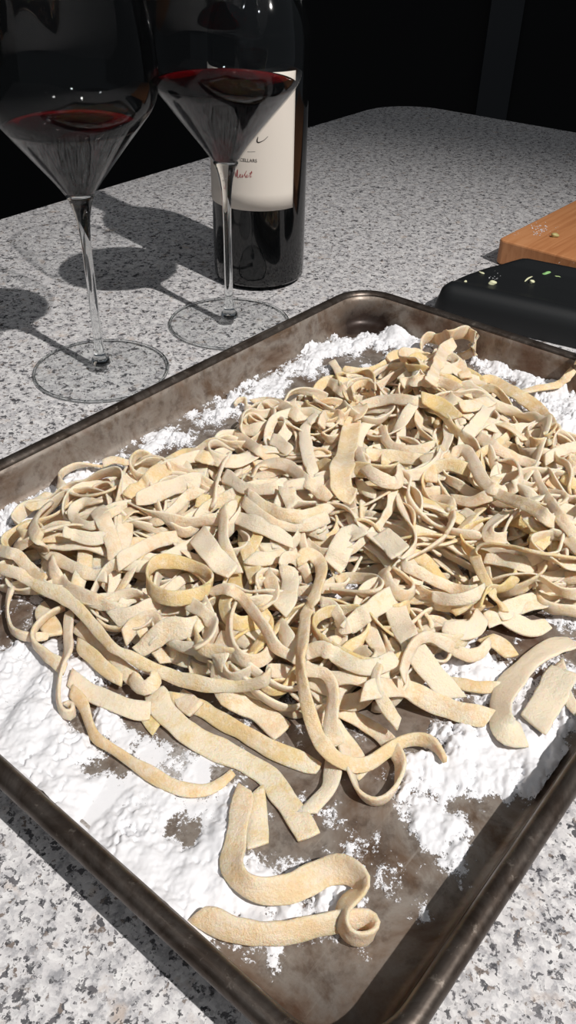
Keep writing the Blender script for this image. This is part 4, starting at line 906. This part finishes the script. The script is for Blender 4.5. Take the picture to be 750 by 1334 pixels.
def wine_glass(x, y, label, wine_z, wlabel):
    g = empty('wine_glass', (x, y, 0)); tag(g, label, 'glass', 'wine glasses beside the bottle')
    # stem: solid, from the foot's collar to the floor of the bowl
    stem_prof = [(0.0, 0.0062), (0.0068, 0.0064), (0.0060, 0.0095), (0.0044, 0.0115), (0.0040, 0.0125), (0.0040, 0.016), (0.0034, 0.020)] + \
                [p for p in OUT if 0.022 < p[1] < 0.1205] + [(0.0082, 0.1206), (0.0050, 0.1205), (0.0, 0.1200)]
    V, F = lathe(stem_prof, 48); mesh_obj('stem', V, F, M_SOLID, g)
    foot = [(0.0068, 0.0064), (0.0098, 0.0050), (0.0180, 0.0035), (0.0300, 0.0026), (0.0440, 0.0020), (0.0462, 0.0016), (0.0466, 0.0011), (0.0462, 0.0006), (0.0440, 0.0004), (0.020, 0.0012), (0.0, 0.0016)]
    V, F = lathe(dense(foot, 3), 128); f = mesh_obj('foot', V, F, M_THIN, g)
    ring = [(0.0458 + 0.0011 * math.cos(a), 0.0013 + 0.0010 * math.sin(a)) for a in np.linspace(0, 2 * PI, 10, endpoint=False)]
    V, F = lathe(ring, 128, closed=True); mesh_obj('foot_edge', V, F, M_SOLID, f)
    bowl = [p for p in OUT if p[1] > 0.1195]
    V, F = lathe(bowl, 160); b = mesh_obj('bowl', V, F, M_THIN, g)
    rr = [(0.0398 + 0.0006 * math.cos(a), 0.2652 + 0.0006 * math.sin(a)) for a in np.linspace(0, 2 * PI, 10, endpoint=False)]
    V, F = lathe(rr, 128, closed=True); mesh_obj('lip', V, F, M_SOLID, b)
    # wine fills the cone up to wine_z, with a small meniscus climbing the wall
    prof = [(0.0, 0.1212)] + [(max(0.0005, out_r(z) - 0.0009), z) for z in np.linspace(0.1214, wine_z, 28)]
    rs = out_r(wine_z) - 0.0009
    prof += [(rs - 0.0004, wine_z + 0.0002), (rs - 0.0012, wine_z - 0.0004), (rs - 0.0030, wine_z - 0.0008), (rs * 0.6, wine_z - 0.0009), (0.0, wine_z - 0.0009)]
    V, F = lathe(prof, 160); w = mesh_obj('red_wine', V, F, M_WINE); w.location = (x, y, 0)
    w.cycles.is_caustics_caster = True
    tag(w, wlabel, 'wine', 'red wine in the glasses')
    return g
wine_glass(-0.132187, 0.532836, 'clear long-stemmed wine glass nearer the camera, left of the other glass', 0.1600, 'dark red wine in the left glass, filled lower than the right one')
wine_glass(-0.048800, 0.614677, 'clear long-stemmed wine glass directly in front of the dark bottle', 0.1700, 'dark red wine in the right glass, in front of the bottle')
ct.cycles.is_caustics_receiver = True

# ------------------------------------------------------------------ wine bottle
BX, BY = -0.0302, 0.7150
bt = empty('wine_bottle', (BX, BY, 0)); tag(bt, 'dark wine bottle with a cream label standing behind the right glass', 'bottle')
RB = 0.0382
bp_prof = [(0.0, 0.006), (0.022, 0.003), (0.0300, 0.0), (0.0345, 0.0018), (0.0370, 0.006), (RB, 0.013), (RB, 0.10), (RB, 0.178), (0.0372, 0.190), (0.0340, 0.201), (0.0275, 0.213), (0.0205, 0.224), (0.0160, 0.236), (0.0146, 0.250), (0.0144, 0.285), (0.0144, 0.296), (0.0, 0.297)]
V, F = lathe(bp_prof[:5] + dense(bp_prof[4:15], 4)[1:] + bp_prof[15:], 128)
mesh_obj('bottle_body', V, F, M_BOTTLE, bt)
V, F = lathe([(0.0150, 0.245), (0.0149, 0.290), (0.0156, 0.291), (0.0156, 0.299), (0.0148, 0.3005), (0.0, 0.3005)], 64)
mesh_obj('foil_capsule', V, F, M_FOIL, bt)
cam_dir = math.atan2(-BY, -BX)
LC = cam_dir - math.radians(24)          # label centre; positive angles run to the right seen from the camera
def cyl(a_off, z, r=RB + 0.0004):        # a_off: arc length in metres to the right of the label centre
    a = LC + a_off / RB
    return (r * math.cos(a), r * math.sin(a), z)
z0, z1 = 0.0672, 0.1655; hw = RB * math.radians(68)
nA, nZ = 40, 8; V = []; F = []
for r_ in (RB + 0.0005, RB + 0.0001):
    for j in range(nZ + 1):
        for i in range(nA + 1): V.append(cyl(-hw + 2 * hw * i / nA, z0 + (z1 - z0) * j / nZ, r_))
w_ = nA + 1; off = w_ * (nZ + 1)
for j in range(nZ):
    for i in range(nA):
        a = j * w_ + i; F.append((a, a + 1, a + w_ + 1, a + w_)); F.append((off + a, off + a + w_, off + a + w_ + 1, off + a + 1))
for i in range(nA): F.append((i, off + i, off + i + 1, i + 1)); b = nZ * w_; F.append((b + i, b + i + 1, off + b + i + 1, off + b + i))
for j in range(nZ): F.append((j * w_, (j + 1) * w_, off + (j + 1) * w_, off + j * w_)); c = nA; F.append((c + j * w_, off + c + j * w_, off + c + (j + 1) * w_, c + (j + 1) * w_))
lab = mesh_obj('paper_label', V, F, M_PAPER, bt); lab['label'] = 'cream paper label with black and red lettering'

def wrap_text(name, body, size, a0, zb, m, shear=0.0, align='CENTER'):
    cu_ = bpy.data.curves.new(name, 'FONT'); cu_.body = body; cu_.size = size; cu_.shear = shear; cu_.align_x = align
    cu_.resolution_u = 3
    tmp = bpy.data.objects.new(name, cu_); col.objects.link(tmp)
    dg = bpy.context.evaluated_depsgraph_get()
    me = bpy.data.meshes.new_from_object(tmp.evaluated_get(dg)); bpy.data.objects.remove(tmp)
    for v in me.vertices: v.co = cyl(a0 + v.co.x, zb + v.co.y, RB + 0.0007)
    me.materials.clear(); me.materials.append(m)
    o = bpy.data.objects.new(name, me); col.objects.link(o); o.parent = lab
    return o
def stroke(name, pts, rad, m):
    """ink stroke on the label: pts (arc mm, z mm, weight)"""
    P, s = cr_interp([(a / 1000, z / 1000, 0, wt) for a, z, wt in pts], 0.0003)
    V = []; F = []
    T = np.gradient(P[:, :2], axis=0); T /= np.linalg.norm(T, axis=1)[:, None] + 1e-12
    for k in range(len(P)):
        nx, nz_ = -T[k, 1], T[k, 0]; h = rad * P[k, 3]
        V.append(cyl(P[k, 0] + nx * h, P[k, 1] + nz_ * h, RB + 0.0007)); V.append(cyl(P[k, 0] - nx * h, P[k, 1] - nz_ * h, RB + 0.0007))
    for k in range(len(P) - 1): F.append((2 * k, 2 * k + 1, 2 * k + 3, 2 * k + 2))
    o = mesh_obj(name, V, F, m, lab, smooth=False); return o
def px_lab(x, y):
    """arc (mm) and height (mm) on the label seen at photograph pixel x, y"""
    best = None
    for a in np.linspace(-60, 100, 161):
        r = LC + math.radians(a)
        nx, ny = math.cos(r), math.sin(r)
        X, Y = BX + RB * nx, BY + RB * ny
        d0 = bp(x, y, 0.0) - CAM
        t = ((X - CAM[0]) * ny * 0 + (Y - CAM[1])) / d0[1]
        P = CAM + d0 * t
        e = abs(P[0] - X)
        front = (nx * (CAM[0] - X) + ny * (CAM[1] - Y)) > 0
        if front and (best is None or e < best[0]): best = (e, math.radians(a) * RB * 1000, P[2] * 1000)
    return best[1], best[2]
def script(name, segs, rad, m):
    return [stroke(name, [(*px_lab(x, y), w_) for x, y, w_ in s], rad, m) for s in segs]
# last letter of the large black script with its long flourish, the thin rule, small capitals, red script
script('black_script', [[(336, 178, .8), (334.5, 183, 1.6), (336, 185.3, 1.5), (340, 184.5, .9), (344, 182, .6), (348.5, 177.5, .5)]], 0.00030, M_INK)
script('thin_rule', [[(322, 197.3, 1), (328, 197.4, 1), (333, 197.2, 1)]], 0.00010, M_INK)
ca, cz = px_lab(334.5, 211.3)
wrap_text('small_capitals', 'CELLARS', 0.0034, ca / 1000, cz / 1000, M_INK, 0.0, 'RIGHT')
script('red_script', [[(303, 231, .8), (306, 221, 1.2), (307.5, 230, .9), (310, 220.5, 1.2), (309.5, 231, 1), (312, 230, .6), (314, 227.5, .9), (312.8, 226.8, .8), (312.6, 230.3, 1), (315, 230, .6),
                       (316.5, 227, .9), (316.6, 230.6, .9), (319.5, 226, .6), (321, 222, .7), (319.6, 227, 1), (320, 230.6, 1), (322, 229.6, .6), (322.6, 227.2, .9), (321.2, 228.5, .8), (323, 230.8, .8), (325, 228, .6),
                       (327.6, 222.6, .8), (325.8, 230, 1), (328, 229.5, .5)], [(325, 225.4, .6), (329.5, 224.6, .6)]], 0.00022, M_REDINK)

# ------------------------------------------------------------------ wooden board with scraps
bang = math.radians(50.5)
wb = slab('wooden_board', [(0, -0.30), (0.42, -0.30), (0.42, 0), (0, 0)], 0.0005, 0.0225, 0.0016, M_WOOD)
# a gently rounded outline
me_old = wb.data; bpy.data.objects.remove(wb)
wb = slab('chopping_board', rounded_rect(0, 0.42, -0.30, 0, 0.006, 5), 0.0005, 0.0225, 0.0016, M_WOOD)
wb.location = (0.1812, 0.7570, 0); wb.rotation_euler = (0, 0, bang)
tag(wb, 'thick orange-brown wooden chopping board at the right edge behind the black tray', 'board')

# black moulded tray: deep rounded front lip, sloping deck whose far edge rests by the board
TA = math.radians(-28.5)
tr_o = np.array([0.1140, 0.6520])
tx = np.array([math.cos(TA), math.sin(TA)]); ty = np.array([-math.sin(TA), math.cos(TA)])
Lx = 0.30; Dy = 0.098
def deck_profile(v):
    """height across the tray from front (v=0) to back (v=1)"""
    ks = [0.0, 0.02, 0.05, 0.10, 0.17, 0.24, 0.34, 0.6, 0.85, 1.0]
    hs = [0.0006, 0.0120, 0.0200, 0.0245, 0.0250, 0.0222, 0.0200, 0.0195, 0.0212, 0.0245]
    return float(np.interp(v, ks, hs))
bdir = np.array([math.cos(bang - PI / 2), math.sin(bang - PI / 2)]); bo_ = np.array([0.1812, 0.7570])
def ymax(xx):
    # how far back the tray reaches before it meets the board's front face
    A_ = np.array([[ty[0], -bdir[0]], [ty[1], -bdir[1]]]); rhs = bo_ - (tr_o + tx * xx)
    return min(0.086, np.linalg.solve(A_, rhs)[0] - 0.0025)
nU, nV = 60, 44; V = []; F = []
for layer in (0, 1):
    for i in range(nU + 1):
        u = i / nU
        x = Lx * u
        # rounded left shoulder: the deck is drawn in and the front lip turns down at the end
        for j in range(nV + 1):
            v = j / nV
            inset = 0.034 * (max(0.0, (v - 0.30) / 0.70) ** 2) + 0.008 * max(0, (0.10 - v) / 0.1) ** 2
            yy = -0.012 + (ymax(inset + (Lx - inset) * u) + 0.012) * v
            xx = inset + (Lx - inset) * u
            h = deck_profile(v)
            edge = min(1.0, (xx - inset) / 0.012)
            h2 = 0.0006 + (h - 0.0006) * math.sqrt(max(0.0, 1 - (1 - edge) ** 2.0))
            if layer: h2 = max(0.0003, h2 - 0.0016)
            P = tr_o + tx * xx + ty * yy
            V.append((P[0], P[1], h2))
W = nV + 1; offl = (nU + 1) * W
for i in range(nU):
    for j in range(nV):
        a = i * W + j; F.append((a, a + W, a + W + 1, a + 1)); b = a + offl; F.append((b, b + 1, b + W + 1, b + W))
for i in range(nU):
    a = i * W; F.append((a, a + offl, a + W + offl, a + W)); a = i * W + nV; F.append((a, a + W, a + W + offl, a + offl))
for j in range(nV):
    a = j; F.append((a, a + 1, a + 1 + offl, a + offl)); a = nU * W + j; F.append((a, a + offl, a + 1 + offl, a + 1))
bk = mesh_obj('plastic_tray', V, F, M_BLACK)
tag(bk, 'matte black plastic tray with a rounded lip between sheet pan and wooden board', 'tray')

def blob(name, x, y, z, sx, sy, sz, m, label, cat, group=None, seed=0, rot=0.0):
    bm = bmesh.new(); bmesh.ops.create_icosphere(bm, subdivisions=3, radius=1.0)
    r_ = random.Random(seed); ph = [r_.uniform(0, 6) for _ in range(6)]
    for v in bm.verts:
        c = v.co; k = 1 + 0.16 * math.sin(3 * c.x + ph[0]) * math.sin(2.3 * c.y + ph[1]) + 0.12 * math.sin(4 * c.z + ph[2] + 2 * c.x)
        v.co = Vector((c.x * sx * k, c.y * sy * k, max(-0.6, c.z) * sz * k))
    me = bpy.data.meshes.new(name); bm.to_mesh(me); bm.free()
    me.polygons.foreach_set('use_smooth', [True] * len(me.polygons)); me.materials.append(m)
    o = bpy.data.objects.new(name, me); col.objects.link(o)
    P = bp(x, y, z); o.location = (P[0], P[1], z + 0.55 * sz); o.rotation_euler = (0, 0, rot)
    return tag(o, label, cat, group)
ZD = 0.0196
blob('garlic_scrap', 641, 370.5, ZD, .0030, .0022, .0020, M_GARLIC, 'roundish pale garlic scrap on the left of the black tray', 'food scrap', 'scraps on the black tray', 1)
blob('garlic_scrap', 692.5, 368.5, ZD, .0022, .0019, .0017, M_GARLIC, 'small pale garlic scrap below the white shaving on the black tray', 'food scrap', 'scraps on the black tray', 2)
blob('garlic_scrap', 627, 356.0, ZD, .0026, .0009, .0008, M_GARLIC, 'thin pale sliver nearest the left shoulder of the black tray', 'food scrap', 'scraps on the black tray', 3, -0.7)
blob('garlic_scrap', 606, 367.5, 0.0205, .0013, .0010, .0009, M_GARLIC, 'tiny crumb at the left end of the black tray', 'food scrap', 'scraps on the black tray', 4)
blob('garlic_scrap', 679, 339.0, ZD, .0018, .0008, .0007, M_GARLIC, 'tiny crumb at the back of the black tray by the board', 'food scrap', 'scraps on the black tray', 5)
blob('herb_scrap', 712, 358.0, ZD, .0052, .0021, .0016, M_GREEN, 'largest green herb scrap on the black tray', 'food scrap', 'green scraps on the black tray', 6, 0.5)
blob('herb_scrap', 718, 353.0, ZD, .0045, .0014, .0012, M_GREEN, 'narrow green herb strip just behind the largest green scrap', 'food scrap', 'green scraps on the black tray', 7, -0.2)
blob('herb_scrap', 727, 362.5, ZD, .0036, .0013, .0011, mat('pale_herb_stalk', (190, 214, 150), 0.6), 'pale green stalk piece right of the largest green scrap', 'food scrap', 'green scraps on the black tray', 8, -0.6)
blob('olive_pit', 722.5, 308.5, 0.0226, .0040, .0026, .0024, mat('pale_bean_skin', (176, 166, 110), 0.5), 'small olive-coloured bean lying on the wooden board', 'food scrap', None, 9, 0.2)
# curved white shaving and floury marks
def ribbon_on(name, pts, z, rad, m, label, cat):
    P, s = cr_interp([(*bp(x, y, z)[:2], z) for x, y in pts], 0.0008)
    T = np.gradient(P[:, :2], axis=0); T /= np.linalg.norm(T, axis=1)[:, None]
    V = []; F = []; n = len(P)
    for k in range(n):
        r = rad * (0.35 + 0.65 * math.sin(PI * (k + .5) / n)); nn = np.array([-T[k, 1], T[k, 0]])
        for c_, s_ in ((1, 0.1), (.5, .8), (-.5, .8), (-1, .1), (0, -.1)): V.append((P[k, 0] + nn[0] * r * c_, P[k, 1] + nn[1] * r * c_, z + r * 0.8 * (s_ + .12)))
    for k in range(n - 1):
        for j in range(5): F.append((k * 5 + j, k * 5 + (j + 1) % 5, (k + 1) * 5 + (j + 1) % 5, (k + 1) * 5 + j))
    o = mesh_obj(name, V, F, m); return tag(o, label, cat, None)
ribbon_on('garlic_shaving', [(683, 367), (688, 363), (696, 360.5), (703, 360.5)], ZD, .0011, M_GARLIC, 'curved whitish shaving in the middle of the black tray', 'food scrap')
def specks(name, pts, z, m, label, cat):
    bm = bmesh.new(); r_ = random.Random(3)
    for x, y, n_, sp, sz in pts:
        for _ in range(n_):
            P = bp(x + r_.gauss(0, sp), y + r_.gauss(0, sp * .6), z)
            res = bmesh.ops.create_icosphere(bm, subdivisions=1, radius=sz * r_.uniform(.5, 1.2))
            for v in res['verts']: v.co = Vector((P[0] + v.co.x, P[1] + v.co.y, z + max(0, v.co.z) * .6))
    me = bpy.data.meshes.new(name); bm.to_mesh(me); bm.free(); me.materials.append(m)
    o = bpy.data.objects.new(name, me); col.objects.link(o)
    return tag(o, label, cat, None, 'stuff')
specks('flour_dust', [(701, 297, 26, 5, .0009), (708, 300, 20, 3, .0008), (697, 304, 12, 2, .0009), (670, 305, 8, 2, .0006), (716, 300, 6, 6, .0005)], 0.0226, M_FLOUR, 'dusting of flour specks on the corner of the wooden board', 'flour')
specks('flour_crumbs', [(642, 362, 10, 3, .0006), (650, 355, 8, 3, .0005), (730, 345, 5, 8, .0004), (683, 357, 4, 2, .0005)], ZD + .0003, M_FLOUR, 'fine pale crumbs sprinkled on the black tray', 'flour')
